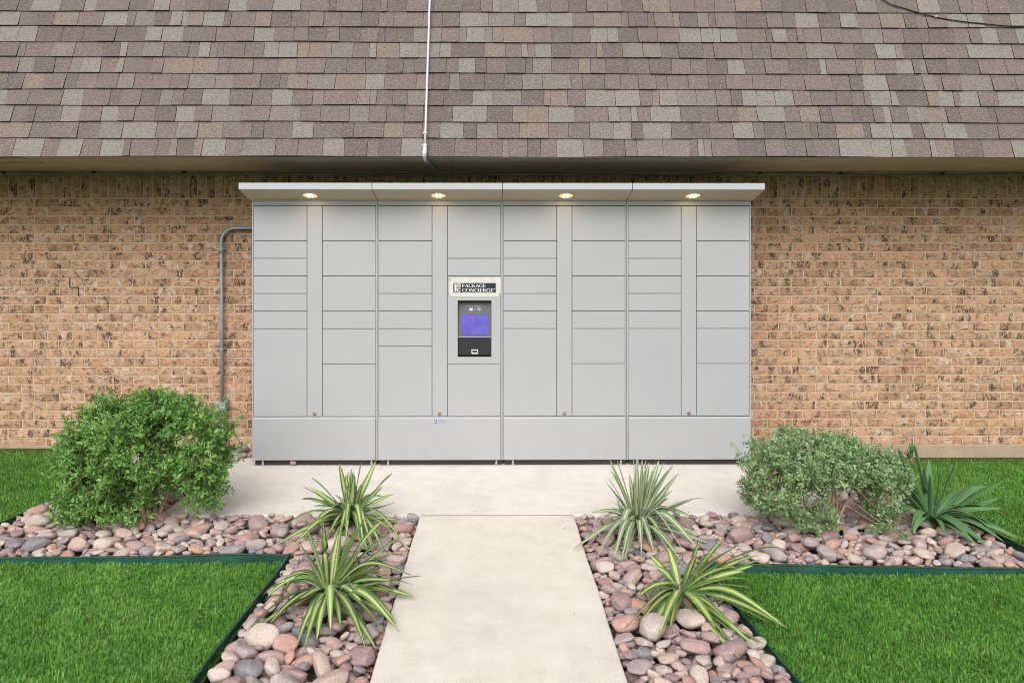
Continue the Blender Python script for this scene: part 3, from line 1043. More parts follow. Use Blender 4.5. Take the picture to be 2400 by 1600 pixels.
# --- certification sticker on the kick panel
mb = MB()
kx, kz, ky = -0.430, 0.3485, FY - 0.0117
mb.box(kx - .012, kx + .047, ky - .0004, ky + .0005, kz - .019, kz + .017)
stk = mb.build("sticker", M['sticker'], locker)
mb = MB()
mb.box(kx - .048, kx - .0121, ky - .0004, ky + .0005, kz - .019, kz + .017)
mb.build("sticker_white_field", plain("sticker_white", (.42,.42,.44), 0.5), stk)
mb = MB()
mb.disc_y(kx - .030, ky - .0010, kz + .004, .0075, .0118, 20)
mb.disc_y(kx - .0265, ky - .0011, kz + .002, 0, .0042, 12)
mb.box(kx - .042, kx - .018, ky - .0012, ky - .0006, kz - .0165, kz - .0125)
mb.build("sticker_emblem", M['ink'], stk)

# ------------------------------------------------------------------ conduits and cables
cy = WALL_Y - 0.045
wc = empty("wall_conduit", (-2.335, cy, 0), "grey metal conduit bending down the brick wall left of the locker", "conduit")
xs, zs, rad = -2.343, 1.882, 0.12
pts = [(LX0 + 0.01, cy, zs), (xs + rad, cy, zs)] + [(xs + rad - rad * math.sin(R(a)), cy, zs - rad + rad * math.cos(R(a))) for a in range(9, 90, 9)] + [(xs, cy, zs - rad), (xs + 0.004, cy, 1.2), (xs + 0.008, cy, 0.40)]
mb = MB(); mb.tube(pts, 0.0145, 12); mb.build("pipe", M['conduit'], wc, True)
mb = MB(); mb.tube([(xs + .009, cy, 0.33), (xs + .009, cy, -0.05)], 0.0145, 12); mb.build("pipe", M['conduit'], wc, True)
mb = MB(); mb.box(xs - .034, xs + .052, cy - 0.04, cy + 0.04, 0.325, 0.405, 0.004); bx_ = mb.build("junction_box", M['conduit'], wc)
mb = MB(); mb.box(xs - .031, xs + .049, cy - 0.043, cy - 0.0402, 0.328, 0.402, 0.0015); mb.build("cover_plate", M['conduit'], bx_)
for z in (1.70, 0.845):
    mb = MB()
    mb.tube([(xs + .002, cy, z - .009), (xs + .002, cy, z + .009)], 0.0195, 12)
    mb.box(xs - .048, xs + .03, cy + 0.02, cy + 0.041, z - .008, z + .008)
    mb.build("strap", M['conduit'], wc)
mb = MB(); mb.tube([(xs + .0005, cy, 1.735), (xs + .0005, cy, 1.665)], 0.0205, 12); mb.build("coupling", M['conduit'], wc, True)

rc = empty("roof_conduit", (-0.513, 5.35, 2.37), "thin white conduit running straight down the shingled roof to the soffit", "conduit")
def rp(x, s, d): return Vector(roof_pt(x, s, d))
mb = MB(); mb.tube([rp(-.503, 2.2, .05), rp(-.508, 1.0, .05), rp(-.5125, 0.17, .05), rp(-.5135, 0.075, .05)], 0.0085, 12); mb.build("pipe", M['white_pipe'], rc, True)
for s in (0.158, 0.06):
    mb = MB(); mb.tube([rp(-.513, s - .009, .05), rp(-.513, s + .009, .05)], 0.0145, 12)
    mb.box(-.532, -.513, rp(0, s, .05).y, rp(0, s, .02).y, rp(0, s, .05).z - .006, rp(0, s, .05).z + .006)
    mb.build("clamp", M['white_pipe'], rc)
a = rp(-.5137, 0.055, .05); c_ = rp(-.5142, -0.035, .05)
mb = MB(); mb.tube([a, (a + c_) / 2 + Vector((0, -.004, 0)), c_], [0.0125, 0.0175, 0.0155], 12); mb.build("fitting", M['white_pipe'], rc, True)
e1 = Vector((-.508, 5.46, 2.34)); e2 = Vector((-.497, 5.75, 2.345)); e3 = Vector((-.493, 6.18, 2.345))
mb = MB(); mb.tube([c_ + Vector((0, 0, -.002)), c_ + Vector((.001, .03, -.02)), e1, e2, e3, e3 + Vector((0, .05, -.06)), e3 + Vector((0, .05, -.26))], 0.0105, 12); mb.build("pipe", M['conduit'], rc, True)

oc_pts = [(2.6, 2.0, 0.02), (2.85, 1.62, 0.02), (3.05, 1.32, 0.022), (3.22, 1.235, 0.022), (3.44, 1.165, 0.02), (3.62, 1.128, 0.022), (3.82, 1.102, 0.024), (3.98, 1.085, 0.024), (4.12, 1.083, 0.024), (4.35, 1.092, 0.024), (4.7, 1.13, 0.024), (5.3, 1.26, 0.024)]
def smooth_path(P, n=6):
    P = [Vector(p) for p in P]
    out = []
    for i in range(len(P)-1):
        p0, p1, p2, p3 = P[max(i-1,0)], P[i], P[i+1], P[min(i+2, len(P)-1)]
        for k in range(n):
            t = k / n
            out.append(0.5*((2*p1) + (p2-p0)*t + (2*p0-5*p1+4*p2-p3)*t*t + (3*p1-p0-3*p2+p3)*t**3))
    out.append(P[-1])
    return out
oc = empty("roof_cable", tuple(rp(3.44, 1.165, 0.03)), "black cable sagging across the shingles in the upper right corner", "cable")
mb = MB(); mb.tube(smooth_path([rp(*q) for q in oc_pts]), 0.0046, 8); mb.build("cable", M['rubber'], oc, True)
mb = MB(); mb.tube([rp(3.432, 1.168, .024), rp(3.448, 1.162, .024)], 0.010, 8); mb.build("cable_clip", M['steel'], oc)

wpts = []
for k in range(0, 61):
    x = -4.6 + k * 0.155
    z = 2.349 + 0.011 * math.sin(x * 2.9 + 0.6) * (0.6 + 0.4 * math.sin(x * 0.7)) + 0.003 * math.sin(x * 7.3)
    wpts.append((x, WALL_Y - 0.036, z))
sw = empty("soffit_wire", (0.0, WALL_Y - .036, 2.35), "thin brown wire strung along the trim board under the soffit", "wire")
mb = MB(); mb.tube(wpts, 0.0035, 6); mb.build("wire", M['wire'], sw, True)

# ------------------------------------------------------------------ plastic lawn edging
def edging(P, name, label):
    P = [Vector((x, y, 0)) for x, y in P]
    Q = smooth_path(P, 8)
    n = len(Q)
    root = None
    verts, faces = [], []
    for i, p in enumerate(Q):
        t = (Q[min(i+1, n-1)] - Q[max(i-1, 0)]).normalized()
        nr = Vector((-t.y, t.x, 0))
        w = 0.006 * mnoise.noise((p.x*4, p.y*4, 2.0))
        top = 0.000 + 0.006 * mnoise.noise((p.x*2.3, p.y*2.3, 6.0))
        lean = 0.010 * mnoise.noise((p.x*3, p.y*3, 4.0))
        prof = [(-.002, -.14), (-.002 + lean*.5, -.04), (-.002 + lean, top - .010), (-.005 + lean, top - .005), (-.004 + lean, top), (.004 + lean, top), (.005 + lean, top - .005), (.002 + lean, top - .010), (.002 + lean*.5, -.04), (.002, -.14)]
        for a_, z_ in prof:
            verts.append(tuple(p + nr * (a_ + w) + Vector((0, 0, z_))))
    k = 10
    for i in range(n-1):
        for j in range(k-1):
            faces.append((i*k+j, (i+1)*k+j, (i+1)*k+j+1, i*k+j+1))
    mb_ = MB(); mb_.add(verts, faces)
    return tag(mb_.build(name, M['edging'], smooth=False), label, "lawn edging")
edging(EL, "lawn_edging", "dark green plastic lawn edging around the rock bed left of the path")
edging(ER, "lawn_edging", "dark green plastic lawn edging around the rock bed right of the path")

# ------------------------------------------------------------------ river rock beds
def ico(sub):
    t = (1 + 5 ** .5) / 2
    v = [(-1,t,0),(1,t,0),(-1,-t,0),(1,-t,0),(0,-1,t),(0,1,t),(0,-1,-t),(0,1,-t),(t,0,-1),(t,0,1),(-t,0,-1),(-t,0,1)]
    f = [(0,11,5),(0,5,1),(0,1,7),(0,7,10),(0,10,11),(1,5,9),(5,11,4),(11,10,2),(10,7,6),(7,1,8),(3,9,4),(3,4,2),(3,2,6),(3,6,8),(3,8,9),(4,9,5),(2,4,11),(6,2,10),(8,6,7),(9,8,1)]
    v = [Vector(p).normalized() for p in v]
    for _ in range(sub):
        cache, nf = {}, []
        def mid(a_, b_):
            k_ = (min(a_,b_), max(a_,b_))
            if k_ not in cache:
                cache[k_] = len(v)
                v.append(((v[a_] + v[b_]) / 2).normalized())
            return cache[k_]
        for a_, b_, c__ in f:
            x_, y_, z_ = mid(a_,b_), mid(b_,c__), mid(c__,a_)
            nf += [(a_,x_,z_),(b_,y_,x_),(c__,z_,y_),(x_,y_,z_)]
        f = nf
    return np.array([tuple(p) for p in v]), np.array(f)

def stone_shape(sub, seed):
    v, f = ico(sub)
    rs = random.Random(seed)
    o = Vector((rs.uniform(0,50), rs.uniform(0,50), rs.uniform(0,50)))
    e = rs.choice([0.72, 0.8, 0.9, 0.78])       # squarish to round
    out = []
    planes = [(Vector((rs.gauss(0,1), rs.gauss(0,1), rs.gauss(0,1))).normalized(), rs.uniform(.58,.86)) for _ in range(rs.choice([2,3,4,6]))]
    for p in v:
        q = Vector(p)
        q = Vector([math.copysign(abs(c) ** e, c) for c in q])
        q *= 0.93
        q *= 1 + 0.19 * mnoise.noise(Vector(p) * 0.95 + o) + 0.06 * mnoise.noise(Vector(p) * 2.1 + o)
        for nr, dd in planes:                    # softened flats
            h_ = q.dot(nr)
            if h_ > dd: q -= nr * (h_ - dd) * 0.62
        out.append(tuple(q))
    return np.array(out), f
NS = 18
ST_HI = [stone_shape(3, 40 + k) for k in range(NS)]
ST_LO = [stone_shape(2, 40 + k) for k in range(NS)]
ST_ME = []
for v, f in ST_HI:
    me = np_mesh("stone", v, [f], smooth=True)
    me.materials.append(M['stone'])
    ST_ME.append(me)

def euler_m(az, ax, ay):
    return np.array((Matrix.Rotation(az, 3, 'Z') @ Matrix.Rotation(ax, 3, 'X') @ Matrix.Rotation(ay, 3, 'Y')))

def rock_bed(sign, name):
    g = 0.01
    X0, X1, Y0, Y1 = (-3.05, -0.45, 1.5, 6.29) if sign < 0 else (0.46, 3.0, 1.5, 6.29)
    nx, ny = int((X1-X0)/g), int((Y1-Y0)/g)
    cxs = X0 + (np.arange(nx) + .5) * g
    cys = Y0 + (np.arange(ny) + .5) * g
    GX, GY = np.meshgrid(cxs, cys, indexing='ij')
    if sign < 0:
        fy = np.interp(GX, [-3.02, -2.64, -1.16], [3.925, 3.94, 3.975])
        mask = ((GX > -2.985) & (GX < PAD_X0 - .004) & (GY > fy)) | ((GX > -2.985) & (GX < PATH_X0 - .004) & (GY > fy) & (GY < PAD_Y - .004)) | ((GX > -1.10) & (GX < PATH_X0 - .004) & (GY < PAD_Y - .004))
    else:
        fy = np.interp(GX, [1.1, 1.6, 2.72, 2.96], [3.835, 3.81, 3.76, 3.755])
        ex = np.interp(GY, [1.6, 2.7, 3.05, 3.4, 3.8], [1.155, 1.13, 1.107, 1.08, 1.06])
        mask = ((GX < 2.875) & (GX > PAD_X1 + .004) & (GY > fy)) | ((GX < 2.875) & (GX > PATH_X1 + .004) & (GY > fy) & (GY < PAD_Y - .004)) | ((GX < ex) & (GX > PATH_X1 + .004) & (GY < PAD_Y - .004))
    mask &= GY < 6.28
    # soil sheet under the stones
    step = 4
    H = np.full((nx, ny), -0.075)
    own = np.full((nx, ny), -1, int)
    area = mask.sum() * g * g
    r_ = np.random.default_rng(21 if sign < 0 else 33)
    stones = []
    ok = None
    def put(Ls, tries, sink=0.30, tilt_j=0.25, zcap=0.05):
        for L in Ls:
            a_ = L / 2
            best = None
            b_ = a_ * r_.uniform(.5, .86)
            c__ = a_ * r_.uniform(.34, .58)
            yaw = r_.normal(0, .75)
            ca_, sa_ = math.cos(yaw), math.sin(yaw)
            k = int(a_ / g) + 1
            ox, oy = np.meshgrid(np.arange(-k, k+1), np.arange(-k, k+1), indexing='ij')
            px, py = ox * g, oy * g
            u, w = (px*ca_ + py*sa_) / a_, (-px*sa_ + py*ca_) / b_
            rr_ = u*u + w*w
            ins = rr_ < 1
            prof = np.sqrt(np.clip(1 - rr_, 0, 1)) * c__
            oxi, oyi, pf, ux_, uy_ = ox[ins], oy[ins], prof[ins], px[ins], py[ins]
            for _ in range(tries):
                i, j = ok[r_.integers(len(ok))]
                ii, jj = i + oxi, j + oyi
                if ii.min() < 0 or jj.min() < 0 or ii.max() >= nx or jj.max() >= ny: continue
                if mask[ii, jj].mean() < 0.90: continue
                hh = H[ii, jj]
                zc = np.max(hh + pf - c__ * sink * 2 * 0.5)
                if best is None or zc < best[0]:
                    best = (zc, i, j, ii, jj, hh)
            if best is None or best[0] > zcap: continue
            zc, i, j, ii, jj, hh = best
            gx_ = np.polyfit(ux_, hh, 1)[0] if len(hh) > 6 else 0
            gy_ = np.polyfit(uy_, hh, 1)[0] if len(hh) > 6 else 0
            gx_, gy_ = np.clip(gx_, -.5, .5), np.clip(gy_, -.5, .5)
            idx = len(stones)
            top = zc + pf
            up = top > H[ii, jj]
            H[ii[up], jj[up]] = top[up]
            own[ii[up], jj[up]] = idx
            stones.append((cxs[i], cys[j], zc, a_, b_, c__, yaw, math.atan(gy_) * .7 + r_.normal(0, tilt_j*.5), -math.atan(gx_) * .7 + r_.normal(0, tilt_j*.5)))
    scale_n = area / 4.0
    for okz, fz in ((np.argwhere(mask & (GY > 3.75)), 0.92), (np.argwhere(mask & (GY <= 3.75)), 0.96)):
        ok = okz
        sn = len(okz) * g * g / 4.0 / fz ** 1.6
        ln_ = lambda mu, sg, n_, lo_, hi_: np.clip(r_.lognormal(math.log(mu), sg, int(n_ * sn)), lo_, hi_) * fz
        put(r_.uniform(.05, .09, int(560*sn)) * fz, 3)
        put(ln_(.085, .30, 420, .05, .16), 5)
        put(ln_(.098, .34, 240, .06, .18), 9, zcap=0.02)
        put(ln_(.07, .32, 560, .04, .13), 12, sink=.4, zcap=0.012)
        put(ln_(.05, .25, 900, .03, .075), 16, sink=.5, zcap=0.0)
    cnt = np.bincount(own[own >= 0], minlength=len(stones))
    soil = MB()
    # bed surface as strips of the mask, a little below the stones
    if sign < 0:
        rects = [(-3.0, PAD_X0 - .002, PAD_Y, 6.29), (-3.0, PATH_X0 - .002, 3.93, PAD_Y - .002), (-1.11, PATH_X0 - .002, 0.2, 3.93)]
    else:
        rects = [(PAD_X1 + .002, 2.89, PAD_Y, 6.29), (PATH_X1 + .002, 2.93, 3.80, PAD_Y - .002), (PATH_X1 + .002, 1.09, 0.2, 3.80)]
    for x0, x1, y0, y1 in rects:
        soil.add([(x0,y0,-.074),(x1,y0,-.074),(x1,y1,-.074),(x0,y1,-.074)], [(0,1,2,3)])
    bed = tag(soil.build(name, M['soil']), kind="structure")
    def score(i):
        x, y, z = stones[i][:3]
        px = x / y * 1710 + 1160
        py = 626 + 1710 * (CAM_H - z) / y
        inside = -20 < px < 2420 and py < 1620
        return (cnt[i] / y ** 2) if inside else 0.0
    ids = [i for i in range(len(stones)) if cnt[i] > 2]
    ids.sort(key=score, reverse=True)
    V, F, T, off = [], [], [], 0
    for rank, i in enumerate(ids):
        x, y, z, a_, b_, c__, yaw, ax, ay = stones[i]
        k = r_.integers(NS)
        if rank < 300:
            o = link_mesh("stone", ST_ME[k], None, bed)
            o.location = (x, y, z)
            o.rotation_euler = (Matrix.Rotation(yaw, 3, 'Z') @ Matrix.Rotation(ax, 3, 'X') @ Matrix.Rotation(ay, 3, 'Y')).to_euler()
            o.scale = (a_, b_, c__)
        else:
            v, f = ST_LO[k]
            w = (v * np.array([a_, b_, c__])) @ euler_m(yaw, ax, ay).T + np.array([x, y, z])
            V.append(w); F.append(f + off); off += len(w)
            T.append(np.full(len(w), r_.random()))
    me = np_mesh("stones", np.concatenate(V), [np.concatenate(F)], {"tint": np.concatenate(T)}, smooth=True)
    me.materials.append(M['stone_a'])
    tag(link_mesh("stones", me, None, bed), kind="stuff")
    return bed
BED_L = rock_bed(-1, "rock_bed")
rock_bed(1, "rock_bed")

def lone_stone(x, y, z, s, k, label, rz=0.0):
    me = ST_ME[k].copy()
    o = link_mesh("loose_stone", me)
    o.location = (x, y, z)
    o.scale = s
    o.rotation_euler = (0, 0, rz)
    return tag(o, label, "stone")
for k, (x, y, a_) in enumerate(((-2.06,6.20,.05),(-1.98,6.22,.045),(-2.02,6.11,.055),(-2.07,6.02,.05),(-1.97,6.12,.035),(-2.05,5.93,.045),(-1.99,6.02,.04),(-2.08,5.84,.05),(-2.03,6.17,.04),(-2.0,5.95,.03),(-2.09,6.11,.045))):
    o = link_mesh("stone", ST_ME[(k * 5) % NS], None, BED_L)
    o.location = (x, y, .02 + (.035 if k in (3, 8) else 0) + .2 * max(0, y - 6.05) * .3)
    o.rotation_euler = (.2 * math.sin(k), .2 * math.cos(k * 2), k * 1.3)
    o.scale = (a_, a_ * .68, a_ * .5)
lone_stone(-1.575, 5.70, 0.018, (.026,.02,.02), 3, "small tan stone lying under the left end of the locker")

# ------------------------------------------------------------------ grass
def grass(sign, name):
    r_ = np.random.default_rng(5 if sign < 0 else 6)
    if sign < 0:
        rects = [(-3.3, -1.13, 1.9, 3.905, 36000), (-4.6, -2.995, 3.9, 6.25, 17000)]
    else:
        rects = [(1.10, 3.3, 1.9, 3.73, 36000), (2.96, 4.9, 3.73, 6.22, 17000)]
    xs, ys = [], []
    for x0, x1, y0, y1, dens in rects:
        n = int((x1-x0)*(y1-y0)*dens)
        x = r_.uniform(x0, x1, n); y = r_.uniform(y0, y1, n)
        vis = np.abs(x) < (y * 0.735 + 0.35)
        xs.append(x[vis]); ys.append(y[vis])
    x, y = np.concatenate(xs), np.concatenate(ys)
    if sign > 0:
        ex = np.interp(y, [1.6, 2.7, 3.05, 3.4, 3.8], [1.175, 1.15, 1.13, 1.10, 1.08])
        fy = np.interp(x, [1.1, 1.6, 2.72, 2.96], [3.80, 3.775, 3.725, 3.72])
        keep = (x > ex) & ((y < fy) | (x > 2.965))
    else:
        fy = np.interp(x, [-3.02, -2.64, -1.16], [3.895, 3.905, 3.94])
        keep = ((y < fy) | (x < -3.02)) & (x < -1.135)
    # thin and worn spots
    pn = np.sin(x*5.3 + 1.1) * np.cos(y*4.7 + .4) + .6*np.sin(x*11.7 + y*9.1) + r_.normal(0, .5, len(x))
    keep &= ~((pn > 1.45) & (r_.random(len(x)) < .35))
    bare = (y > 6.12) & (r_.random(len(x)) < .75)
    keep &= ~bare
    x, y = x[keep], y[keep]
    n = len(x)
    z = lawn_z(x, y)
    def vnoise(cell, seed):
        q = np.random.default_rng(seed).random((220, 220))
        fx, fy_ = (x + 8) / cell, (y + 8) / cell
        ix, iy = np.floor(fx).astype(int), np.floor(fy_).astype(int)
        tx_, ty_ = fx - ix, fy_ - iy
        tx_, ty_ = tx_*tx_*(3-2*tx_), ty_*ty_*(3-2*ty_)
        g_ = lambda a_, b_: q[(ix + a_) % 220, (iy + b_) % 220]
        return (g_(0,0)*(1-tx_) + g_(1,0)*tx_)*(1-ty_) + (g_(0,1)*(1-tx_) + g_(1,1)*tx_)*ty_
    tuft, mid_, big_ = vnoise(.030, 1), vnoise(.11, 2), vnoise(.55, 3)
    az = r_.uniform(0, 2*np.pi, n)
    Ln = np.clip(r_.normal(.0225, .006, n) * (.68 + .52*tuft + .2*mid_), .010, .045)
    lean = np.clip(r_.normal(1.22, .30, n), .3, 1.9)
    wd = r_.uniform(.0012, .0024, n)
    dx, dy = np.cos(az), np.sin(az)
    sx, sy = -dy, dx
    tw = r_.normal(0, .5, n)
    sx2, sy2 = np.cos(az + np.pi/2 + tw), np.sin(az + np.pi/2 + tw)
    h1, o1 = Ln*.55*np.cos(lean*.5), Ln*.55*np.sin(lean*.5)
    h2, o2 = h1 + Ln*.45*np.cos(lean*1.25), o1 + Ln*.45*np.sin(lean*1.25)
    V = np.empty((n, 5, 3), np.float32)
    V[:,0] = np.stack([x - sx*wd, y - sy*wd, z - .004], -1)
    V[:,1] = np.stack([x + sx*wd, y + sy*wd, z - .004], -1)
    V[:,2] = np.stack([x + dx*o1 + sx2*wd*.9, y + dy*o1 + sy2*wd*.9, z + h1], -1)
    V[:,3] = np.stack([x + dx*o1 - sx2*wd*.9, y + dy*o1 - sy2*wd*.9, z + h1], -1)
    V[:,4] = np.stack([x + dx*o2, y + dy*o2, z + h2], -1)
    b0 = np.arange(n)[:,None] * 5
    quads = b0 + np.array([[0,1,2,3]])
    tris = b0 + np.array([[3,2,4]])
    tint = np.clip(r_.beta(2.2, 2.6, n)*.6 + .28*(tuft - .3) + .30*(mid_ - .35) + .28*(big_ - .3), 0, .93)
    dead = r_.random(n) < (.012 + .10 * np.clip(mid_*.6 + big_*.6 - .72, 0, 1))
    tint[dead] = r_.uniform(.95, 1, dead.sum())
    me = np_mesh(name, V.reshape(-1,3), [quads, tris], {"tint": np.repeat(tint, 5)})
    me.materials.append(M['grass'])
    return tag(link_mesh(name, me), "short green turf grass left of the path" if sign < 0 else "short green turf grass right of the path", "grass", kind="stuff")
grass(-1, "lawn_grass")
grass(1, "lawn_grass")

# ------------------------------------------------------------------ shrubs
def shrub(name, label, base, lobes, nspray, leaf, lw, mat, bark, seed, per=9, trunk_r=.017, holes=(), flowers=0):
    r_ = np.random.default_rng(seed)
    root = empty(name, base, label, "shrub")
    B = np.array(base)
    vol = np.array([l[3]*l[4]*l[5] for l in lobes]); vol = vol / vol.sum()
    tips, outs, depth = [], [], []
    cen = np.array([l[:3] for l in lobes]).mean(0)
    while len(tips) < nspray:
        l = lobes[r_.choice(len(lobes), p=vol)]
        d_ = r_.normal(size=3); d_ /= np.linalg.norm(d_)
        rad_ = r_.uniform(.12, 1) ** (1/2.7)
        nz_ = mnoise.noise(Vector(d_) * 2.3 + Vector((seed, 0, 0))) * .22 + mnoise.noise(Vector(d_) * 6 + Vector((seed, 3, 0))) * .15
        p = np.array(l[:3]) + d_ * np.array(l[3:6]) * rad_ * (1 + nz_)
        if r_.random() < .04: p = np.array(l[:3]) + d_ * np.array(l[3:6]) * r_.uniform(1.0, 1.22)
        if p[2] < .03: continue
        bad = False
        for hx, hz, hr, hz2, pr_ in holes:
            if ((p[0]-hx)/hr)**2 + ((p[2]-hz)/hz2)**2 < 1 and r_.random() < pr_: bad = True
        # airy clumping
        if mnoise.noise(Vector(p) * 7.5 + Vector((seed*3, 1, 2))) < -.10 and r_.random() < .85: bad = True
        if bad: continue
        o = d_ * .7 + np.array([0, 0, .55]) + r_.normal(0, .35, 3)
        tips.append(p); outs.append(o / np.linalg.norm(o)); depth.append(rad_)
    tips, outs = np.array(tips), np.array(outs)
    # branches: stems from the base forking to the sprays
    mb_ = MB()
    stems = []
    ns = 7
    for k in range(ns):
        hi_ = [q_ for q_ in lobes if q_[2] > .22]
        l = hi_[k % len(hi_)]
        tgt = np.array(l[:3]) + r_.normal(0, .25, 3) * np.array(l[3:6])
        b_ = np.array([r_.normal(0, .045), r_.normal(0, .04), -.03])
        m1 = b_ * .5 + tgt * .22 + np.array([0, 0, .05 + .1 * abs(tgt[2])]) + r_.normal(0, .012, 3)
        m2 = b_ * .15 + tgt * .66 + r_.normal(0, .03, 3)
        P = smooth_path([B + b_, B + m1, B + m2, B + tgt], 4)
        rr_ = [trunk_r * (1 - .75 * i / (len(P)-1)) * (1.25 if k == 0 else .8) for i in range(len(P))]
        mb_.tube(P, rr_, 7, True)
        stems.append([np.array(p) - B for p in P])
    sp = np.concatenate([np.array(s[3:]) for s in stems])
    sel = r_.choice(len(tips), min(330, len(tips)), replace=False)
    for i in sel:
        dd = np.linalg.norm(sp - tips[i], axis=1)
        j = dd.argmin()
        a_, c__ = sp[j], tips[i]
        mid = (a_ + c__) / 2 + r_.normal(0, .015, 3) + np.array([0, 0, .01])
        mb_.tube([B + a_, B + mid, B + c__], [.0042, .003, .0016], 4, False)
    mb_.build("branches", bark, root)
    # leaves, whorled round each spray
    n = nspray * per
    ti = np.repeat(tips, per, 0); oi = np.repeat(outs, per, 0)
    along = r_.uniform(-.045, .018, n)
    d_ = r_.normal(size=(n, 3))
    d_ -= (d_ * oi).sum(1, keepdims=True) * oi
    d_ /= np.linalg.norm(d_, axis=1, keepdims=True)
    ld_ = d_ * r_.uniform(.55, 1.0, (n,1)) + oi * r_.uniform(.25, .95, (n,1)) + np.array([0, 0, -.05])
    ld_ /= np.linalg.norm(ld_, axis=1, keepdims=True)
    p0 = B + ti + oi * along[:,None] + d_ * .003
    L = leaf * r_.uniform(.65, 1.25, n)
    W = L * lw * r_.uniform(.8, 1.2, n)
    sd_ = np.cross(ld_, oi + r_.normal(0, .35, (n,3)))
    sd_ /= np.linalg.norm(sd_, axis=1, keepdims=True)
    up = np.cross(sd_, ld_)
    V = np.empty((n, 6, 3), np.float32)
    c1 = p0 + ld_ * (L * .38)[:,None]
    c2 = p0 + ld_ * (L * .74)[:,None] - up * (L * .04)[:,None]
    tp = p0 + ld_ * L[:,None] - up * (L * .14)[:,None]
    V[:,0] = p0
    V[:,1] = c1 + sd_ * W[:,None] * .5 + up * (W*.16)[:,None]
    V[:,2] = c2 + sd_ * W[:,None] * .40 + up * (W*.12)[:,None]
    V[:,3] = tp
    V[:,4] = c2 - sd_ * W[:,None] * .40 + up * (W*.12)[:,None]
    V[:,5] = c1 - sd_ * W[:,None] * .5 + up * (W*.16)[:,None]
    b0 = np.arange(n)[:,None] * 6
    q1 = b0 + np.array([[0,1,2,3]]); q2 = b0 + np.array([[0,3,4,5]])
    clump = np.repeat(r_.beta(2.2, 2.4, nspray), per)
    tint = np.clip(clump * .75 + r_.uniform(0, .3, n), 0, 1)
    me = np_mesh("foliage", V.reshape(-1,3), [q1, q2], {"tint": np.repeat(tint, 6)})
    me.materials.append(mat)
    link_mesh("foliage", me, None, root)
    return root

shrub("shrub", "large bright green leafy shrub growing in the rocks left of the locker", (-2.075, 4.49, 0.0),
      [(-.17, .0, .46, .40, .38, .315), (.25, .02, .43, .225, .28, .30), (-.34, -.06, .17, .22, .26, .15), (.27, .02, .15, .17, .2, .13), (-.10, -.16, .13, .20, .16, .10), (-.45, -.04, .12, .12, .2, .12), (-.40, .02, .36, .18, .25, .21), (-.05, .05, .62, .30, .25, .16)],
      4100, .028, .37, M['leaf_l'], M['bark'], 4, per=10, trunk_r=.0115, holes=[(.10, .09, .11, .10, .92), (.13, .47, .075, .075, .93), (.28, .03, .14, .06, .7), (-.30, .28, .09, .05, .8)])
shrub("shrub", "smaller pale grey-green shrub with bare forked trunk right of the locker", (2.015, 4.29, 0.0),
      [(-.19, .02, .41, .345, .30, .165), (-.39, .0, .25, .165, .24, .155), (-.19, -.12, .13, .14, .14, .085), (.17, .04, .37, .20, .26, .145), (.0, .03, .43, .22, .24, .12), (.27, .03, .17, .10, .16, .14), (.23, -.14, .04, .115, .10, .05), (.32, .05, .30, .13, .18, .12)],
      4000, .020, .46, M['leaf_r'], M['bark'], 9, per=10, trunk_r=.0105, holes=[(.05, .12, .11, .14, .96)])

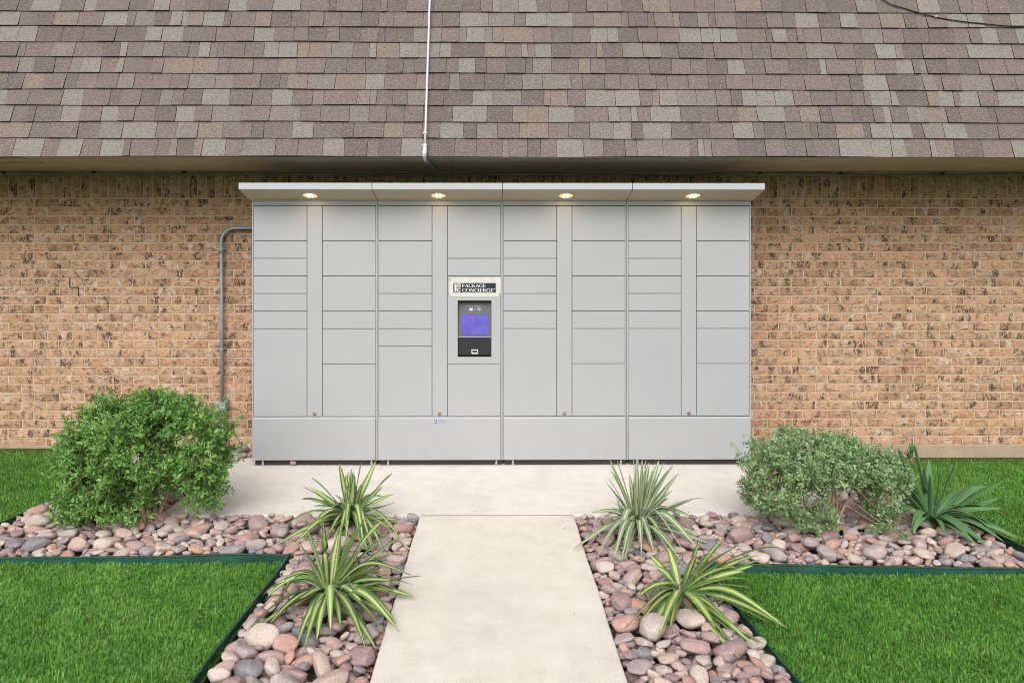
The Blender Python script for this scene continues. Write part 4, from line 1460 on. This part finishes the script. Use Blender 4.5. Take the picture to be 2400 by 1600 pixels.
# ------------------------------------------------------------------ yuccas: one object for each leaf
def yucca(name, label, base, tips, mat, width, seed, droop=0.12, filaments=True, group=None, arch=0.65, swords=7, lean=0.0):
    rs = random.Random(seed)
    root = empty(name, base, label, "yucca", group)
    B = Vector(base)
    mb_ = MB()
    mb_.tube([B + Vector((0,0,-.05)), B + Vector((0,0,.01)), B + Vector((0,0,.05))], [.035, .032, .012], 10)
    mb_.build("crown_base", M['thatch'], root, True)
    fil = MB()
    extra = []
    for t in tips:
        if rs.random() < .45:
            extra.append((t[0] * rs.uniform(.75, 1.05) + rs.uniform(-.07, .07), t[1] * rs.uniform(.75, 1.0) + rs.uniform(-.06, .06), max(.008, t[2] * rs.uniform(.7, .95))))
    for _ in range(swords):
        a0, el, L0 = rs.uniform(0, 2*math.pi), rs.uniform(.35, 1.2), rs.uniform(.26, .42)
        extra.append((L0*math.cos(el)*math.cos(a0) + lean*L0, L0*math.cos(el)*math.sin(a0), max(.1, L0*math.sin(el))))
    live = len(tips) + len(extra)
    dead_ = [(rs.uniform(.12, .26) * math.cos(a0), rs.uniform(.12, .26) * math.sin(a0), .008) for a0 in (rs.uniform(3.3, 6.1) for _ in range(5 if filaments else 2))]
    tips = list(tips) + extra + dead_
    for ti, t in enumerate(tips):
        T = Vector(t)
        hor = Vector((T.x, T.y, 0))
        hl = hor.length
        upright = T.z > 0.12
        az = math.atan2(T.y, T.x) + rs.uniform(-.1, .1)
        p0 = Vector((math.cos(az) * .012, math.sin(az) * .012, rs.uniform(0, .02)))
        if upright:
            bw = rs.choice([.0, .03, .06, .12])
            c1 = p0.lerp(T, .35) + Vector((0, 0, .01 + bw * hl))
            c2 = p0.lerp(T, .72) + Vector((0, 0, .01 + bw * hl))
            kink = False
        else:
            kink = rs.random() < .38 and ti < live
            hgt = rs.choice([.02, .05, .08, .11, .14, .17]) * arch + rs.uniform(-.012, .02) + droop * arch * hl
            if ti >= live: hgt = .02
            if kink:
                hgt = max(hgt, .10 * arch)
                ap = hor * rs.uniform(.30, .55)
                c1 = ap * .95 + Vector((0, 0, hgt * 1.45))
                c2 = ap * 1.08 + Vector((0, 0, hgt * 1.35))
            else:
                c1 = hor * .25 + Vector((0, 0, hgt))
                c2 = hor * .68 + Vector((0, 0, hgt * .9))
        n = 14
        cen, tan = [], []
        for i in range(n + 1):
            s = i / n
            a_, b_ = (1 - s), s
            P = p0*a_**3 + c1*3*a_*a_*b_ + c2*3*a_*b_*b_ + T*b_**3
            D = (c1-p0)*3*a_*a_ + (c2-c1)*6*a_*b_ + (T-c2)*3*b_*b_
            cen.append(B + P); tan.append(D.normalized())
        Wd = width * rs.uniform(.8, 1.15)
        tw0, tw1 = (rs.uniform(-.9, .9), rs.uniform(-1.2, 1.2)) if T.z > .12 else (rs.uniform(-.4, .4), rs.uniform(-.8, .8))
        cup = rs.uniform(.15, .45)
        verts, us, tps = [], [], []
        across = (-1, -.5, 0, .5, 1)
        for i in range(n + 1):
            s = i / n
            t_ = tan[i]
            side = t_.cross(Vector((0, 0, 1)))
            if side.length < .15: side = Vector((-math.sin(az), math.cos(az), 0))
            side.normalize()
            tw = tw0 + (tw1 - tw0) * s
            nr = side.cross(t_).normalized()
            s2 = side * math.cos(tw) + nr * math.sin(tw)
            n2 = nr * math.cos(tw) - side * math.sin(tw)
            prof = (0.62 + 0.38 * min(1, s / .25)) * min(1.0, ((1 - s) / .50)) ** .62
            w = Wd * max(prof, .02) * .5
            for u in across:
                verts.append(cen[i] + s2 * (u * w) + n2 * (abs(u) ** 1.5 * w * cup * (1 - .5*s)))
                us.append(u); tps.append(s)
        # thickness: underside sheet a hair below, sharing the outer edge
        k = len(across)
        faces = [(i*k+j, i*k+j+1, (i+1)*k+j+1, (i+1)*k+j) for i in range(n) for j in range(k-1)]
        me = bpy.data.meshes.new("leaf")
        me.from_pydata([tuple(v_) for v_ in verts], [], faces)
        for an, av in (("u", us), ("tip", tps), ("tint", [rs.uniform(0, .8)] * len(us))):
            at = me.attributes.new(an, 'FLOAT', 'POINT')
            at.data.foreach_set("value", np.array(av, dtype=np.float32))
        me.materials.append(mat if ti < live else M['thatch'])
        me.update()
        lf_ = link_mesh("leaf", me, None, root, True)
        sm_ = lf_.modifiers.new("thickness", 'SOLIDIFY')
        sm_.thickness = 0.0016
        sm_.offset = 0
        if filaments and rs.random() < .6:
            for _ in range(2):
                i = rs.randrange(2, n - 4)
                p = cen[i]
                q = [p]
                dv = Vector((rs.uniform(-1,1), rs.uniform(-1,1), rs.uniform(-.2,1))) * .012
                for _k in range(5):
                    dv = dv + Vector((rs.uniform(-1,1), rs.uniform(-1,1), rs.uniform(-1,.8))) * .007
                    q.append(q[-1] + dv)
                fil.tube(q, .0007, 3, False)
    if fil.v:
        tag(fil.build("filaments", M['tape'], root), kind="stuff")
    return root

YA = [(-0.054,-0.06,0.359),(0.056,0.05,0.337),(-0.028,0.0,0.278),(-0.032,0.09,0.271),(0.012,-0.03,0.323),(0.03,-0.06,0.313),(0.247,0.05,0.273),(0.264,0.0,0.161),(0.18,0.09,0.167),(-0.21,-0.048,0.104),(-0.393,-0.23,0.01),(-0.32,-0.416,0.01),(-0.219,-0.417,0.01),(-0.097,-0.505,0.01),(0.3,-0.031,0.01),(0.365,-0.399,0.01),(0.23,-0.549,0.01),(0.274,-0.353,0.01),(0.279,-0.21,0.01),(0.19,-0.507,0.01),(0.272,-0.507,0.01),(-0.219,-0.157,0.01),(-0.06,-0.418,0.01),(-0.028,-0.373,0.01),(0.058,-0.419,0.01),(0.129,-0.397,0.01),(0.1,0.3,0.05),(-0.15,0.25,0.08),(0.25,0.15,0.06)]
YB = [(-0.091,-0.06,0.343),(-0.044,0.05,0.362),(0.064,0.0,0.385),(0.108,0.09,0.282),(0.176,-0.03,0.374),(0.259,-0.06,0.37),(0.329,0.05,0.259),(0.321,0.0,0.27),(0.272,0.09,0.157),(0.391,-0.048,0.115),(0.445,-0.096,0.132),(0.404,-0.041,0.01),(0.347,-0.041,0.01),(0.353,-0.289,0.01),(0.292,-0.191,0.01),(0.285,-0.315,0.01),(0.26,-0.502,0.01),(0.302,-0.502,0.01),(0.323,-0.393,0.01),(-0.024,-0.464,0.01),(0.013,-0.488,0.01),(0.047,-0.428,0.01),(-0.264,-0.357,0.01),(-0.304,-0.03,0.011),(-0.235,-0.048,0.078),(-0.232,-0.337,0.01),(-0.188,-0.311,0.01),(0.214,0.0,0.149),(-0.263,0.144,0.003),(0.089,-0.366,0.01),(0.346,-0.288,0.01),(-0.278,-0.067,0.01),(0.1,0.28,0.05),(-0.1,0.3,0.05)]
YC = [(-0.177,-0.06,0.414),(-0.114,0.05,0.376),(-0.023,0.0,0.407),(0.013,0.09,0.388),(0.021,-0.03,0.406),(0.037,-0.06,0.409),(0.078,0.05,0.366),(0.1,0.0,0.379),(0.147,0.09,0.369),(0.151,-0.03,0.387),(0.198,-0.06,0.386),(0.257,0.05,0.302),(0.204,0.0,0.212),(0.092,0.09,0.226),(0.313,-0.048,0.177),(0.366,-0.096,0.201),(-0.141,0.08,0.083),(-0.231,-0.03,0.038),(-0.425,-0.376,0.01),(-0.314,-0.502,0.01),(-0.231,-0.532,0.01),(-0.186,-0.522,0.01),(-0.07,-0.463,0.01),(0.086,-0.292,0.01),(0.136,-0.315,0.01),(0.166,-0.454,0.01),(0.116,-0.525,0.01),(0.254,-0.402,0.01),(0.335,-0.294,0.01),(0.327,-0.03,0.055),(0.256,-0.178,0.01),(0.325,-0.178,0.01),(0.003,-0.422,0.01),(-0.12,-0.29,0.01),(-0.194,-0.378,0.01),(0.05,0.2,0.1),(-0.1,0.15,0.12)]
YD = [(0.076,-0.06,0.28),(0.213,0.05,0.243),(0.194,0.0,0.236),(0.307,0.09,0.195),(0.299,-0.03,0.204),(0.258,-0.096,0.146),(0.407,0.08,0.13),(0.428,0.0,0.13),(0.32,-0.03,0.041),(0.31,-0.249,0.01),(0.362,-0.351,0.01),(0.301,-0.291,0.01),(0.217,-0.482,0.01),(0.169,-0.493,0.01),(0.082,-0.58,0.01),(0.091,-0.469,0.01),(0.151,-0.42,0.01),(-0.192,-0.405,0.01),(-0.207,-0.327,0.01),(-0.344,-0.366,0.01),(-0.222,-0.068,0.01),(-0.179,-0.069,0.01),(-0.111,0.0,0.125),(-0.133,-0.232,0.01),(-0.103,-0.218,0.01),(0.057,-0.355,0.01),(0.013,-0.329,0.01)]
YE = [(-0.232,-0.06,0.478),(-0.07,0.05,0.477),(-0.157,0.0,0.26),(0.044,0.09,0.361),(0.044,-0.03,0.341),(0.118,-0.06,0.38),(0.379,0.05,0.276),(0.429,0.0,0.254),(0.46,0.09,0.19),(0.395,-0.048,0.114),(0.49,-0.002,0.01),(0.366,-0.146,0.01),(0.232,-0.306,0.01),(0.043,-0.356,0.01),(0.186,-0.172,0.01),(-0.048,-0.225,0.01),(-0.203,-0.17,0.01),(-0.277,-0.03,0.042),(-0.202,0.05,0.036),(-0.205,-0.048,0.223),(-0.17,-0.06,0.247),(0.157,0.05,0.035),(0.065,-0.279,0.01),(0.248,-0.227,0.01),(-0.06,-0.03,0.372),(0.067,-0.06,0.257),(0.3,-0.2,0.02),(0.33,-0.28,0.02)]
yucca("yucca", "variegated yucca left of the path, the farther one beside the concrete pad", (-0.878, 4.44, 0.01), YA, M['yucca'], .036, 1)
yucca("yucca", "large variegated yucca left of the path in the foreground, leaves reaching onto the path", (-0.777, 3.424, 0.01), YB, M['yucca'], .041, 2)
yucca("yucca", "pale upright variegated yucca right of the path in front of the locker", (0.847, 4.322, 0.01), YC, M['yucca_p'], .039, 3)
yucca("yucca", "yellow-striped yucca right of the path leaning over the green edging", (0.876, 3.427, 0.01), YD, M['yucca_y'], .039, 4, droop=0.0, arch=0.4, swords=7, lean=0.45)
yucca("yucca", "plain dark green yucca at the far right beside the lawn", (2.60, 4.338, 0.01), YE, M['yucca_g'], .050, 5, arch=0.7, swords=3, filaments=False)

def weed():
    o = yucca("weed", "small dark weed sprouting by the foundation wall at the right", (3.50, 6.12, -0.09),
          [(-.02,-.02,.17),(.03,0,.14),(.0,-.03,.20),(.06,-.02,.10),(-.06,-.02,.09),(.02,-.05,.12)], M['yucca_g'], .018, 8, filaments=False, swords=0)
    o["category"] = "weed"
weed()
